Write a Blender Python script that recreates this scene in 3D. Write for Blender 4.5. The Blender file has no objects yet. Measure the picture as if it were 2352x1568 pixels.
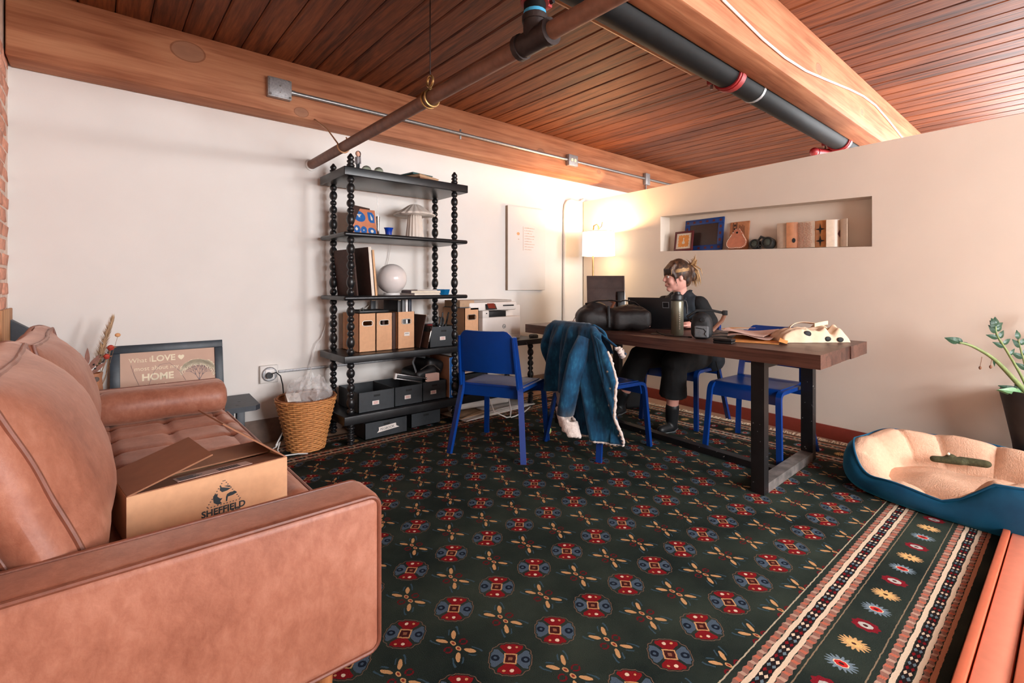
import bpy, bmesh, math, random
from mathutils import Vector, Matrix, noise
random.seed(7)
R = math.radians
pi = math.pi
scene = bpy.context.scene
COL = scene.collection

# ---------------------------------------------------------------- camera
CAM_H = 1.08
cam_d = bpy.data.cameras.new('camera')
cam = bpy.data.objects.new('camera', cam_d)
COL.objects.link(cam)
cam.location = (0, 0, CAM_H)
cam.rotation_euler = (R(90), 0, R(49.45 - 90))
cam_d.sensor_width = 36.0
cam_d.lens = 36.0 * 1126 / 2352
cam_d.shift_y = -(784 - 657) / 2352
cam_d.clip_start = 0.02
scene.camera = cam

# ---------------------------------------------------------------- world, daylight, exposure
scene.view_settings.view_transform = 'Standard'
scene.view_settings.look = 'None'
scene.view_settings.gamma = 1.0
scene.view_settings.use_curve_mapping = False
scene.view_settings.exposure = 0.02
scene.cycles.use_denoising = True
scene.cycles.max_bounces = 5
scene.cycles.diffuse_bounces = 3
scene.cycles.glossy_bounces = 2
scene.cycles.use_adaptive_sampling = True
scene.cycles.adaptive_threshold = 0.12
scene.cycles.adaptive_min_samples = 16
scene.cycles.sample_clamp_indirect = 6.0

world = bpy.data.worlds.new('daylight')
scene.world = world
world.use_nodes = True
wb = world.node_tree.nodes['Background']
wb.inputs[0].default_value = (0.80, 0.88, 1.0, 1)
wb.inputs[1].default_value = 0.5


def area_light(name, loc, rot, sx, sy, power, color):
    d = bpy.data.lights.new(name, 'AREA')
    d.shape = 'RECTANGLE'
    d.size, d.size_y = sx, sy
    d.energy = power
    d.color = color
    o = bpy.data.objects.new(name, d)
    COL.objects.link(o)
    o.location = loc
    o.rotation_euler = rot
    return o


# daylight by two windows behind the photographer; the third is added ceiling fill
WIN = [(0.9, 2.5), (3.0, 4.6), (5.1, 6.7)]
WIN_Z = (0.95, 2.35)
WALL_S = -2.7
for i, (wx0, wx1) in enumerate(WIN):
    area_light('window_daylight', ((wx0 + wx1) / 2, WALL_S - 0.12, sum(WIN_Z) / 2), (R(90), 0, 0),
               wx1 - wx0, WIN_Z[1] - WIN_Z[0], (225, 385, 200)[i], (0.95, 0.97, 1.0))

# fill from an added, unseen side window, brightening the ceiling past the partition
FILL_EWIN = (-1.6, 0.6)
area_light('window_daylight', (7.12, sum(FILL_EWIN) / 2, sum(WIN_Z) / 2), (R(90), 0, R(90)), FILL_EWIN[1] - FILL_EWIN[0], WIN_Z[1] - WIN_Z[0], 230, (0.95, 0.97, 1.0))

# ---------------------------------------------------------------- helpers


def lin(c):
    c = c / 255.0
    return c / 12.92 if c <= 0.04045 else ((c + 0.055) / 1.055) ** 2.4


def rgb(r, g=None, b=None):
    if g is None:
        r, g, b = r
    return (lin(r), lin(g), lin(b), 1.0)


class E:
    """a node socket (or number) that can be computed with"""
    nt = None

    def __init__(self, s):
        self.s = s

    def _m(self, op, *o):
        n = E.nt.nodes.new('ShaderNodeMath')
        n.operation = op
        for i, v in enumerate((self,) + o):
            if isinstance(v, E):
                E.nt.links.new(v.s, n.inputs[i])
            else:
                n.inputs[i].default_value = v
        return E(n.outputs[0])

    def __add__(self, o): return self._m('ADD', o)
    __radd__ = __add__
    def __sub__(self, o): return self._m('SUBTRACT', o)
    def __rsub__(self, o): return (self * -1.0) + o
    def __mul__(self, o): return self._m('MULTIPLY', o)
    __rmul__ = __mul__
    def __truediv__(self, o): return self._m('DIVIDE', o)
    def __lt__(self, o): return self._m('LESS_THAN', o)
    def __gt__(self, o): return self._m('GREATER_THAN', o)
    def abs(self): return self._m('ABSOLUTE')
    def sqrt(self): return self._m('SQRT')
    def sin(self): return self._m('SINE')
    def cos(self): return self._m('COSINE')
    def frac(self): return self._m('FRACT')
    def floor(self): return self._m('FLOOR')
    def mod(self, o): return self._m('FLOORED_MODULO', o)
    def min(self, o): return self._m('MINIMUM', o)
    def max(self, o): return self._m('MAXIMUM', o)
    def atan2(self, o): return self._m('ARCTAN2', o)
    def band(self, lo, hi): return (self > lo) * (self < hi)


def mixc(fac, a, b):
    n = E.nt.nodes.new('ShaderNodeMixRGB')
    for i, v in enumerate((fac, a, b)):
        if isinstance(v, E):
            E.nt.links.new(v.s, n.inputs[i])
        elif i == 0:
            n.inputs[0].default_value = v
        else:
            n.inputs[i].default_value = v
    return E(n.outputs[0])


MATS = {}


def new_mat(name, rough=0.6, metal=0.0, spec=0.5):
    m = bpy.data.materials.new(name)
    m.use_nodes = True
    E.nt = m.node_tree
    b = m.node_tree.nodes['Principled BSDF']
    b.inputs['Roughness'].default_value = rough
    b.inputs['Metallic'].default_value = metal
    b.inputs['Specular IOR Level'].default_value = spec
    MATS[name] = m
    return m, b


def setc(b, col):
    if isinstance(col, E):
        E.nt.links.new(col.s, b.inputs['Base Color'])
    else:
        b.inputs['Base Color'].default_value = col


def coords(kind='Object'):
    n = E.nt.nodes.new('ShaderNodeTexCoord')
    return n.outputs[kind]


def xyz(sock):
    n = E.nt.nodes.new('ShaderNodeSeparateXYZ')
    E.nt.links.new(sock, n.inputs[0])
    return E(n.outputs[0]), E(n.outputs[1]), E(n.outputs[2])


def mapping(sock, scale=(1, 1, 1), offset=None, rnd=0.0):
    n = E.nt.nodes.new('ShaderNodeMapping')
    n.inputs['Scale'].default_value = scale
    E.nt.links.new(sock, n.inputs[0])
    if rnd:
        oi = E.nt.nodes.new('ShaderNodeObjectInfo')
        mu = E.nt.nodes.new('ShaderNodeMath')
        mu.operation = 'MULTIPLY'
        mu.inputs[1].default_value = rnd
        E.nt.links.new(oi.outputs['Random'], mu.inputs[0])
        cb = E.nt.nodes.new('ShaderNodeCombineXYZ')
        for i in range(3):
            E.nt.links.new(mu.outputs[0], cb.inputs[i])
        E.nt.links.new(cb.outputs[0], n.inputs['Location'])
    return n.outputs[0]


def noise_tex(vec, scale, detail=3.0, dist=0.0, rough=0.55):
    n = E.nt.nodes.new('ShaderNodeTexNoise')
    n.inputs['Scale'].default_value = scale
    n.inputs['Detail'].default_value = detail
    n.inputs['Distortion'].default_value = dist
    n.inputs['Roughness'].default_value = rough
    E.nt.links.new(vec, n.inputs['Vector'])
    return E(n.outputs[0])


def ramp(fac, *stops):
    n = E.nt.nodes.new('ShaderNodeValToRGB')
    cr = n.color_ramp
    while len(cr.elements) < len(stops):
        cr.elements.new(0.5)
    for e, (p, c) in zip(cr.elements, stops):
        e.position = p
        e.color = c
    E.nt.links.new(fac.s, n.inputs[0])
    return E(n.outputs[0])


def bump(b, h, strength=0.3, dist=0.01):
    n = E.nt.nodes.new('ShaderNodeBump')
    n.inputs['Strength'].default_value = strength
    n.inputs['Distance'].default_value = dist
    E.nt.links.new(h.s, n.inputs['Height'])
    E.nt.links.new(n.outputs[0], b.inputs['Normal'])


def plain(name, c, rough=0.6, metal=0.0, spec=0.5, var=0.10, scale=25.0, bmp=0.0, bscale=None, rnd=0.0):
    """a colour with a little mottling and fine relief"""
    m, b = new_mat(name, rough, metal, spec)
    c = rgb(c)
    v = mapping(coords(), rnd=rnd)
    f = noise_tex(v, scale)
    lo = tuple(x * (1 - var) for x in c[:3]) + (1,)
    hi = tuple(min(1, x * (1 + var)) for x in c[:3]) + (1,)
    setc(b, ramp(f, (0.3, lo), (0.7, hi)))
    if bmp:
        bump(b, noise_tex(v, bscale or scale * 4), bmp, 0.004)
    return m


def wood(name, dark, mid, light, axis='y', rough=0.6, scale=1.0, rnd=9.0, bmp=0.25, stretch=0.07, spec=0.35):
    m, b = new_mat(name, rough, spec=spec)
    sc = {'x': (stretch, 1, 1), 'y': (1, stretch, 1), 'z': (1, 1, stretch)}[axis]
    v = mapping(coords(), sc, rnd=rnd)
    f1 = noise_tex(v, 14 * scale, 4, 1.2)
    rings = ((f1 * 14.0).sin() * 0.5 + 0.5)
    f2 = noise_tex(v, 90 * scale, 3)
    f = rings * 0.3 + f2 * 0.6 + 0.05
    oi = E.nt.nodes.new('ShaderNodeObjectInfo')
    f = f + (E(oi.outputs['Random']) - 0.5) * (0.22 if rnd else 0.0)
    setc(b, ramp(f, (0.22, rgb(dark)), (0.5, rgb(mid)), (0.8, rgb(light))))
    bump(b, f, bmp, 0.004)
    return m


class MB:
    """collects shapes into ONE mesh"""

    def __init__(self):
        self.v = []
        self.f = []
        self.sm = []

    def add(self, vs, fs, smooth=False, M=None):
        o = len(self.v)
        self.v += [tuple(M @ Vector(p)) if M else tuple(p) for p in vs]
        self.f += [tuple(i + o for i in q) for q in fs]
        self.sm += [smooth] * len(fs)
        return self

    def box(self, x0, x1, y0, y1, z0, z1, M=None):
        vs = [(x, y, z) for z in (z0, z1) for y in (y0, y1) for x in (x0, x1)]
        return self.add(vs, [(0, 2, 3, 1), (4, 5, 7, 6), (0, 1, 5, 4), (2, 6, 7, 3), (0, 4, 6, 2), (1, 3, 7, 5)], False, M)

    def bbox(self, x0, x1, y0, y1, z0, z1, r=0.006, seg=2, M=None):
        """box with rounded edges"""
        bm = bmesh.new()
        bmesh.ops.create_cube(bm, size=1)
        for v in bm.verts:
            v.co = Vector(((x0 + x1) / 2 + v.co.x * (x1 - x0), (y0 + y1) / 2 + v.co.y * (y1 - y0), (z0 + z1) / 2 + v.co.z * (z1 - z0)))
        r = min(r, 0.49 * min(abs(x1 - x0), abs(y1 - y0), abs(z1 - z0)))
        bmesh.ops.bevel(bm, geom=bm.edges[:], offset=r, segments=seg, affect='EDGES', profile=0.5)
        return self.bm(bm, True, M)

    def bm(self, bm, smooth=False, M=None):
        bm.verts.ensure_lookup_table()
        bm.verts.index_update()
        self.add([v.co[:] for v in bm.verts], [[v.index for v in f.verts] for f in bm.faces], smooth, M)
        bm.free()
        return self

    def prism(self, pts, z0, z1, M=None):
        """polygon (x, y) extruded in z"""
        n = len(pts)
        vs = [(x, y, z0) for x, y in pts] + [(x, y, z1) for x, y in pts]
        fs = [tuple(range(n - 1, -1, -1)), tuple(range(n, 2 * n))] + [(i, (i + 1) % n, n + (i + 1) % n, n + i) for i in range(n)]
        return self.add(vs, fs, False, M)

    def lathe(self, prof, n=20, M=None, smooth=True, fn=None):
        """profile of (r, z) turned about z"""
        vs, fs = [], []
        for j, (r, z) in enumerate(prof):
            for i in range(n):
                a = 2 * pi * i / n
                rr = r + (fn(i, j) if fn else 0)
                vs.append((rr * math.cos(a), rr * math.sin(a), z))
        for j in range(len(prof) - 1):
            for i in range(n):
                k = (i + 1) % n
                fs.append((j * n + i, j * n + k, (j + 1) * n + k, (j + 1) * n + i))
        fs.append(tuple(range(n - 1, -1, -1)))
        fs.append(tuple((len(prof) - 1) * n + i for i in range(n)))
        return self.add(vs, fs, smooth, M)

    def tube(self, pts, r, n=8, closed=False, flat=1.0, M=None):
        """round (or flattened) tube along points; r is a number or a list"""
        P = [Vector(p) for p in pts]
        m = len(P)
        rr = r if isinstance(r, (list, tuple)) else [r] * m
        vs, fs = [], []
        up = None
        for i, p in enumerate(P):
            a = P[(i - 1) % m] if (closed or i > 0) else P[i]
            b = P[(i + 1) % m] if (closed or i < m - 1) else P[i]
            t = (b - a).normalized() if (b - a).length > 1e-9 else Vector((0, 0, 1))
            if up is None:
                up = Vector((0, 0, 1)) if abs(t.z) < 0.9 else Vector((0, 1, 0))
            s = t.cross(up)
            if s.length < 1e-6:
                s = t.cross(Vector((1, 0, 0)))
            s.normalize()
            up = s.cross(t).normalized()
            for k in range(n):
                an = 2 * pi * k / n
                vs.append(p + s * (math.cos(an) * rr[i]) + up * (math.sin(an) * rr[i] * flat))
        for i in range(m if closed else m - 1):
            for k in range(n):
                j = (i + 1) % m
                fs.append((i * n + k, i * n + (k + 1) % n, j * n + (k + 1) % n, j * n + k))
        if not closed:
            fs.append(tuple(range(n - 1, -1, -1)))
            fs.append(tuple((m - 1) * n + k for k in range(n)))
        return self.add(vs, fs, True, M)

    def bar(self, pts, w, h, side, M=None):
        """rectangular bar swept along points; side = fixed width direction"""
        P = [Vector(p) for p in pts]
        S = Vector(side).normalized()
        m = len(P)
        vs, fs = [], []
        for i, p in enumerate(P):
            a, b = P[max(i - 1, 0)], P[min(i + 1, m - 1)]
            t = (b - a).normalized()
            nn = t.cross(S).normalized()
            for sx, sn in ((-1, -1), (1, -1), (1, 1), (-1, 1)):
                vs.append(p + S * (sx * w / 2) + nn * (sn * h / 2))
        for i in range(m - 1):
            for k in range(4):
                fs.append((i * 4 + k, i * 4 + (k + 1) % 4, i * 4 + 4 + (k + 1) % 4, i * 4 + 4 + k))
        fs += [(3, 2, 1, 0), tuple((m - 1) * 4 + k for k in range(4))]
        return self.add(vs, fs, False, M)

    def ball(self, c, r, n=16, m=10, sc=(1, 1, 1), M=None):
        vs = [(c[0], c[1], c[2] - r * sc[2])]
        for j in range(1, m):
            t = -pi / 2 + pi * j / m
            for i in range(n):
                a = 2 * pi * i / n
                vs.append((c[0] + r * sc[0] * math.cos(t) * math.cos(a), c[1] + r * sc[1] * math.cos(t) * math.sin(a), c[2] + r * sc[2] * math.sin(t)))
        vs.append((c[0], c[1], c[2] + r * sc[2]))
        L = len(vs) - 1
        fs = [(0, 1 + (i + 1) % n, 1 + i) for i in range(n)]
        for j in range(m - 2):
            for i in range(n):
                a, b = 1 + j * n + i, 1 + j * n + (i + 1) % n
                fs.append((a, b, b + n, a + n))
        fs += [(1 + (m - 2) * n + i, 1 + (m - 2) * n + (i + 1) % n, L) for i in range(n)]
        return self.add(vs, fs, True, M)

    def cone(self, a, b, ra, rb, n=14):
        """rounded tapered limb from a to b"""
        a, b = Vector(a), Vector(b)
        d = (b - a)
        L = d.length
        pts, rs = [], []
        for t in (-1, -0.87, -0.5, 0):
            pts.append(a + d / L * (ra * t)); rs.append(max(ra * math.sqrt(max(0, 1 - t * t)), 1e-4))
        for t in (0, 0.5, 0.87, 1):
            pts.append(b + d / L * (rb * t)); rs.append(max(rb * math.sqrt(max(0, 1 - t * t)), 1e-4))
        return self.tube(pts, rs, n)

    def sheet(self, fn, nu, nv, thick=0.0, M=None, smooth=True):
        """surface fn(u, v) over the unit square, with thickness"""
        P = [[Vector(fn(i / nu, j / nv)) for i in range(nu + 1)] for j in range(nv + 1)]
        w = nu + 1
        flat_p = [p for row in P for p in row]
        fs = [(j * w + i, j * w + i + 1, (j + 1) * w + i + 1, (j + 1) * w + i) for j in range(nv) for i in range(nu)]
        if not thick:
            return self.add(flat_p, fs, smooth, M)
        N = []
        for j in range(nv + 1):
            for i in range(nu + 1):
                du = P[j][min(i + 1, nu)] - P[j][max(i - 1, 0)]
                dv = P[min(j + 1, nv)][i] - P[max(j - 1, 0)][i]
                c = du.cross(dv)
                N.append(c.normalized() if c.length > 1e-12 else Vector((0, 0, 1)))
        o = len(flat_p)
        vs = flat_p + [p - n * thick for p, n in zip(flat_p, N)]
        fs2 = list(fs) + [tuple(reversed([k + o for k in q])) for q in fs]
        edge = [i for i in range(w)] + [j * w + nu for j in range(1, nv + 1)] + [nv * w + i for i in range(nu - 1, -1, -1)] + [j * w for j in range(nv - 1, 0, -1)]
        for a, b in zip(edge, edge[1:] + edge[:1]):
            fs2.append((b, a, a + o, b + o))
        return self.add(vs, fs2, smooth, M)

    def mesh(self, name):
        me = bpy.data.meshes.new(name)
        me.from_pydata([tuple(p) for p in self.v], [], self.f)
        me.validate()
        if len(self.sm) == len(me.polygons):
            me.polygons.foreach_set('use_smooth', self.sm)
        me.update()
        return me

    def build(self, name, mat, parent=None, loc=None, rz=None, sharp=True):
        me = self.mesh(name)
        if sharp and any(self.sm):
            me.set_sharp_from_angle(angle=R(42))
        o = bpy.data.objects.new(name, me)
        COL.objects.link(o)
        me.materials.append(MATS[mat] if isinstance(mat, str) else mat)
        if parent:
            o.parent = parent
        if loc:
            o.location = loc
        if rz is not None:
            o.rotation_euler = (0, 0, rz)
        return o

    def fuse(self, name, mat, parent=None, voxel=0.008, smooth=6, loc=None, rz=None, warp=None):
        """all shapes melted into one continuous surface"""
        o = self.build(name, mat, parent, loc, rz, sharp=False)
        md = o.modifiers.new('r', 'REMESH')
        md.mode = 'VOXEL'
        md.voxel_size = voxel
        md.use_smooth_shade = True
        if smooth:
            ms = o.modifiers.new('s', 'SMOOTH')
            ms.iterations = smooth
            ms.factor = 0.5
        dg = bpy.context.evaluated_depsgraph_get()
        dg.update()
        me = bpy.data.meshes.new_from_object(o.evaluated_get(dg))
        o.modifiers.clear()
        old = o.data
        o.data = me
        bpy.data.meshes.remove(old)
        me.name = name
        if warp:
            for v in me.vertices:
                v.co = warp(v.co.copy())
        me.polygons.foreach_set('use_smooth', [True] * len(me.polygons))
        if not me.materials:
            me.materials.append(MATS[mat])
        return o


def tag(o, label=None, cat=None, group=None, kind=None):
    for k, v in (('label', label), ('category', cat), ('group', group), ('kind', kind)):
        if v:
            o[k] = v
    return o


def thing(name, label, cat, loc=(0, 0, 0), rz=0.0, group=None):
    o = bpy.data.objects.new(name, None)
    COL.objects.link(o)
    o.empty_display_size = 0.05
    o.location = loc
    o.rotation_euler = (0, 0, rz)
    return tag(o, label, cat, group)


def copy_tree(o, parent=None):
    c = o.copy()
    COL.objects.link(c)
    if parent:
        c.parent = parent
    for ch in list(o.children):
        copy_tree(ch, c)
    return c


def text(name, s, size, mat, parent, M, align='LEFT', depth=0.0004, bold=0.0):
    cu = bpy.data.curves.new(name, 'FONT')
    cu.body = s
    cu.size = size
    cu.extrude = depth
    cu.offset = bold
    cu.align_x = align
    cu.resolution_u = 3
    t = bpy.data.objects.new(name, cu)
    COL.objects.link(t)
    dg = bpy.context.evaluated_depsgraph_get()
    dg.update()
    me = bpy.data.meshes.new_from_object(t.evaluated_get(dg))
    bpy.data.objects.remove(t)
    bpy.data.curves.remove(cu)
    o = bpy.data.objects.new(name, me)
    COL.objects.link(o)
    me.materials.clear()
    me.materials.append(MATS[mat])
    me.transform(M)
    o.parent = parent
    return o


# the partition wall (and the tables along it) stands 5.4 degrees off the back wall's square
WA = R(-5.4)
WC, WS = math.cos(WA), math.sin(WA)


def wp(n, a, z=0.0):
    """partition coordinates: n towards the wall, a along it"""
    return (n * WC - a * WS, n * WS + a * WC, z)


def T(x, y, z): return Matrix.Translation((x, y, z))
def RX(d): return Matrix.Rotation(R(d), 4, 'X')
def RY(d): return Matrix.Rotation(R(d), 4, 'Y')
def RZ(d): return Matrix.Rotation(R(d), 4, 'Z')


# text frames: FRONT faces -y (read by someone looking towards +y)
FRONT = RX(90)

# ---------------------------------------------------------------- materials
plain('white_wall', (236, 230, 224), 0.85, var=0.02, scale=3, bmp=0.05, bscale=180)
plain('cream_wall', (240, 225, 208), 0.85, var=0.02, scale=3, bmp=0.05, bscale=180)
plain('floor_tan', (176, 140, 116), 0.6, var=0.15, scale=6)
plain('red_board', (148, 62, 48), 0.5, var=0.08)
plain('grey_board', (128, 106, 94), 0.7, var=0.15)
plain('mortar', (236, 212, 196), 0.9, var=0.15, bmp=0.4)
plain('brick', (228, 162, 136), 0.9, var=0.22, scale=30, bmp=0.6, rnd=20)
wood('plank_wood', (62, 29, 15), (104, 54, 29), (140, 80, 44), 'y', 0.62, scale=0.9, bmp=0.4)
wood('stud_wood', (150, 95, 60), (190, 135, 95), (215, 165, 120), 'z', 0.7)
plain('white_paint', (228, 224, 218), 0.5, var=0.03)
plain('brown_pipe', (124, 86, 68), 0.55, var=0.2, bmp=0.1)
plain('iron', (52, 42, 40), 0.5, metal=0.3, var=0.3, bmp=0.2)
plain('black_metal', (22, 24, 26), 0.4, var=0.2)
plain('black_pipe', (11, 12, 13), 0.62, spec=0.2, var=0.25)
plain('red_metal', (140, 28, 30), 0.45, var=0.1)
plain('blue_tape', (60, 150, 190), 0.5)
plain('galvanised', (165, 165, 165), 0.38, metal=0.75, var=0.12, scale=60)
plain('zinc', (168, 168, 170), 0.5, metal=0.5, var=0.2, scale=80)
plain('brass', (176, 140, 90), 0.35, metal=0.8)
plain('tan_pipe', (178, 128, 88), 0.4, metal=0.2)
plain('ivory', (235, 222, 196), 0.45, var=0.03)
plain('white_plastic', (232, 228, 224), 0.4, var=0.02)
plain('black_plastic', (20, 20, 22), 0.45, var=0.15)
plain('rubber', (16, 16, 17), 0.7)
plain('chair_blue', (4, 52, 124), 0.3, var=0.06, scale=12)
plain('black_wood', (30, 28, 30), 0.42, var=0.25, scale=40, bmp=0.1)
plain('slate_board', (52, 58, 66), 0.5, var=0.2, scale=14, bmp=0.15)
plain('fringe', (226, 204, 176), 0.9)
plain('coral', (224, 136, 108), 0.5, var=0.05)
plain('coral_dark', (205, 105, 72), 0.5, var=0.06)
plain('kraft', (216, 164, 124), 0.75, var=0.05, scale=40)
plain('kraft_dark', (150, 100, 72), 0.8, var=0.06)
plain('ink', (42, 52, 58), 0.7)
plain('paper', (232, 222, 214), 0.8, var=0.03)
plain('paper_pink', (226, 190, 176), 0.8, var=0.05)
plain('manila', (232, 158, 86), 0.7, var=0.05)
plain('steel', (200, 200, 200), 0.25, metal=1.0)
plain('nickel', (190, 188, 182), 0.3, metal=0.9)


def beam_material():
    m, b = new_mat('beam_wood', 0.65, spec=0.3)
    co = coords()
    x, y, z = xyz(co)
    dist = None
    for kx, kz, kr in ((0.44, 2.50, 0.055), (1.10, 2.285, 0.03), (3.4, 2.42, 0.03), (4.3, 2.36, 0.02)):
        d = (((x - kx) / 1.5) * ((x - kx) / 1.5) + (z - kz) * (z - kz)).sqrt() / kr
        dist = d if dist is None else dist.min(d)
    v = mapping(co, (0.05, 1, 1))
    f1 = noise_tex(v, 13, 4, 0.8)
    near = (dist * -0.8)._m('EXPONENT') * 1.6
    rings = (((f1 * 12.0) + near * 4.0).sin() * 0.5 + 0.5)
    f2 = noise_tex(v, 80, 3)
    blotch = noise_tex(mapping(co, (0.6, 1, 1)), 4, 2)
    f = rings * 0.22 + f2 * 0.4 + blotch * 0.38
    c = ramp(f, (0.25, rgb(146, 86, 57)), (0.5, rgb(184, 122, 87)), (0.78, rgb(206, 148, 110)))
    c = mixc((dist < 1.0) * 0.7, c, rgb(160, 118, 94))
    c = mixc(dist.band(1.0, 1.12) * 0.6, c, rgb(120, 74, 52))
    setc(b, c)
    bump(b, f, 0.3, 0.004)


beam_material()


def leather_material(name, base, dark, light):
    m, b = new_mat(name, 0.46, spec=0.45)
    co = coords()
    f = noise_tex(co, 4, 5) * 0.55 + noise_tex(mapping(co, (1, 1, 0.6)), 45, 5, 0.4, 0.7) * 0.45
    setc(b, ramp(f, (0.34, rgb(dark)), (0.5, rgb(base)), (0.66, rgb(light))))
    b.inputs['Sheen Weight'].default_value = 0.35
    b.inputs['Sheen Roughness'].default_value = 0.4
    b.inputs['Sheen Tint'].default_value = rgb(236, 190, 170)
    bump(b, noise_tex(co, 210, 3), 0.18, 0.002)


leather_material('leather', (158, 100, 78), (134, 78, 58), (178, 122, 100))
leather_material('leather_seam', (118, 66, 48), (100, 54, 38), (130, 76, 58))


def rug_material():
    m, b = new_mat('rug', 0.95, spec=0.1)
    co = coords()
    x, y, _ = xyz(co)
    nv = noise_tex(co, 55, 2)
    x = x + (nv - 0.5) * 0.007
    y = y + (noise_tex(mapping(co, (1, 1, 1), rnd=0.0), 48, 2) - 0.5) * 0.006
    PX, PY, X0, Y0 = 0.183, 0.2915, 0.921, 1.375
    red, blue, tan = rgb(132, 20, 27), rgb(78, 94, 110), rgb(206, 156, 106)
    cream, navy, peach = rgb(232, 208, 180), rgb(24, 32, 46), rgb(196, 138, 116)
    wear = noise_tex(co, 3.2, 4)
    ground = ramp(wear, (0.3, rgb(26, 35, 33)), (0.7, rgb(54, 63, 54)))
    # octagon medallions
    ux = (((x - X0) / PX + 0.5).frac() - 0.5) * PX
    uy = (((y - Y0) / PY + 0.5).frac() - 0.5) * PY
    ax, ay = ux.abs(), uy.abs()
    th = uy.atan2(ux)
    r = (ux * ux + uy * uy).sqrt() + (th * 16.0).cos() * 0.0022
    r = r.max((ax + ay) * 0.74)
    c = ground
    c = mixc(r < 0.0665, c, rgb(120, 92, 76))
    c = mixc(r < 0.064, c, ground)
    quad = (ux * uy) > 0.0
    lobe = (r < 0.0605) * (ax > 0.005) * (ay > 0.005) * ((((ax - 0.031) * (ax - 0.031) + (ay - 0.031) * (ay - 0.031)).sqrt() + (th * 16.0).sin() * 0.0015) < 0.034)
    c = mixc(lobe, c, mixc(quad, blue, red))
    qx, qy = ax - 0.031, ay - 0.031
    qr = (qx * qx + qy * qy).sqrt()
    c = mixc(lobe * (1.0 - quad) * (qr < 0.0125), c, navy)
    c = mixc(lobe * (1.0 - quad) * (qr < 0.005), c, blue)
    c = mixc(lobe * quad * (((ax - 0.026) * (ax - 0.026) + (ay - 0.036) * (ay - 0.036)).sqrt() < 0.0062), c, cream)
    c = mixc(lobe * quad * (((ax - 0.043) * (ax - 0.043) + (ay - 0.022) * (ay - 0.022)).sqrt() < 0.0042), c, tan)
    sq = (ax + ay) * 0.72
    c = mixc(sq < 0.020, c, tan)
    c = mixc(sq < 0.0155, c, rgb(70, 26, 24))
    c = mixc(sq < 0.006, c, rgb(150, 96, 70))
    # insect-like crosses between them
    vx = (((x - X0) / PX).frac() - 0.5) * PX
    vy = (((y - Y0) / PY).frac() - 0.5) * PY
    bx, by = vx.abs(), vy.abs()
    al = (bx - 0.021) * 0.55 + (by - 0.043) * 0.835
    pe = (bx - 0.021) * 0.835 - (by - 0.043) * 0.55
    pet = ((al / 0.0195) * (al / 0.0195) + (pe / 0.0068) * (pe / 0.0068)).sqrt()
    inside = (bx < 0.05) * (by < 0.07)
    c = mixc(pet.band(1.9, 2.5) * (al > 0.0) * inside, c, rgb(58, 82, 96))
    cr = ((bx - 0.027) * (bx - 0.027) + by * by).sqrt()
    c = mixc(cr.band(0.008, 0.0135) * (by > 0.002), c, rgb(110, 20, 28))
    c = mixc(pet < 1.0, c, tan)
    bead = ((bx / 0.007) * (bx / 0.007) + ((by - 0.0145) / 0.011) * ((by - 0.0145) / 0.011))
    c = mixc(bead < 1.0, c, tan)
    c = mixc(bead < 0.3, c, rgb(140, 52, 40))
    # borders: s = distance outside the field
    FX0, FX1, FY0, FY1 = 0.17, 3.46, 0.65, 3.127
    sx = (x - (FX0 + FX1) / 2).abs() - (FX1 - FX0) / 2
    sy = (y - (FY0 + FY1) / 2).abs() - (FY1 - FY0) / 2
    s = sx.max(sy)
    side = sx > sy
    t = y * side + x * (1.0 - side)
    bc = ground

    def stripe(a0, a1, col):
        nonlocal bc
        bc = mixc(s.band(a0, a1), bc, col)

    seg = (t / 0.031).frac()
    dot = ((seg - 0.5).abs() < 0.2)
    alt = ((t / 0.062).frac() < 0.5)
    bump_c = mixc(dot, rgb(150, 106, 92), mixc(alt, rgb(196, 108, 84), rgb(190, 154, 134)))
    for a0, a1 in ((0.021, 0.039), (0.099, 0.119), (0.277, 0.297), (0.357, 0.371)):
        edge = (t / 0.031 * 6.283).sin() * 0.0018
        w = (s + edge)
        bc = mixc(w.band(a0, a1), bc, bump_c)
    tri = ((t / 0.026).frac() - 0.5).abs() * 2.0
    for a0, a1 in ((0.0555, 0.083), (0.317, 0.3405)):
        k = ((s - a0) / (a1 - a0) * 2.0).frac()
        dia = (tri + ((k - 0.5).abs() * 2.0))
        kind = (t / 0.026).floor().mod(3.0)
        dc = mixc(kind > 1.5, mixc(kind > 0.5, cream, red), rgb(110, 130, 140))
        chk = mixc(dia < 0.8, rgb(34, 26, 28), dc)
        bc = mixc(s.band(a0, a1), bc, chk)
    for a0, a1 in ((0.041, 0.0545), (0.0845, 0.0975), (0.301, 0.3145), (0.343, 0.3555)):
        w = s + (t / 0.11 * 6.283).sin() * 0.001
        bc = mixc(w.band(a0, a1), bc, cream)
    stripe(0.0, 0.0042, rgb(190, 176, 150))
    stripe(0.1285, 0.132, rgb(140, 120, 96))
    stripe(0.2590, 0.2625, rgb(140, 120, 96))
    stripe(0.3735, 0.385, rgb(200, 142, 112))
    # sunburst row
    MP = 0.1207
    ti = t / MP
    kind = ti.floor().mod(3.0)
    mt = (ti.frac() - 0.5) * MP
    ms = s - 0.196
    mr = ((ms / 1.3) * (ms / 1.3) + mt * mt).sqrt()
    ang = mt.atan2(ms / 1.3)
    ray = mr < (0.021 + ((ang * 16.0).sin() * 0.5 + 0.5) * 0.012)
    blob = mr < (0.029 + (ang * 9.0).sin() * 0.002)
    k0, k2 = kind < 0.5, kind > 1.5
    rayc = mixc(k2, rgb(120, 138, 150), rgb(214, 168, 112))
    inb = s.band(0.135, 0.257)
    bc = mixc(ray * (1.0 - k0) * inb, bc, rayc)
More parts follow.
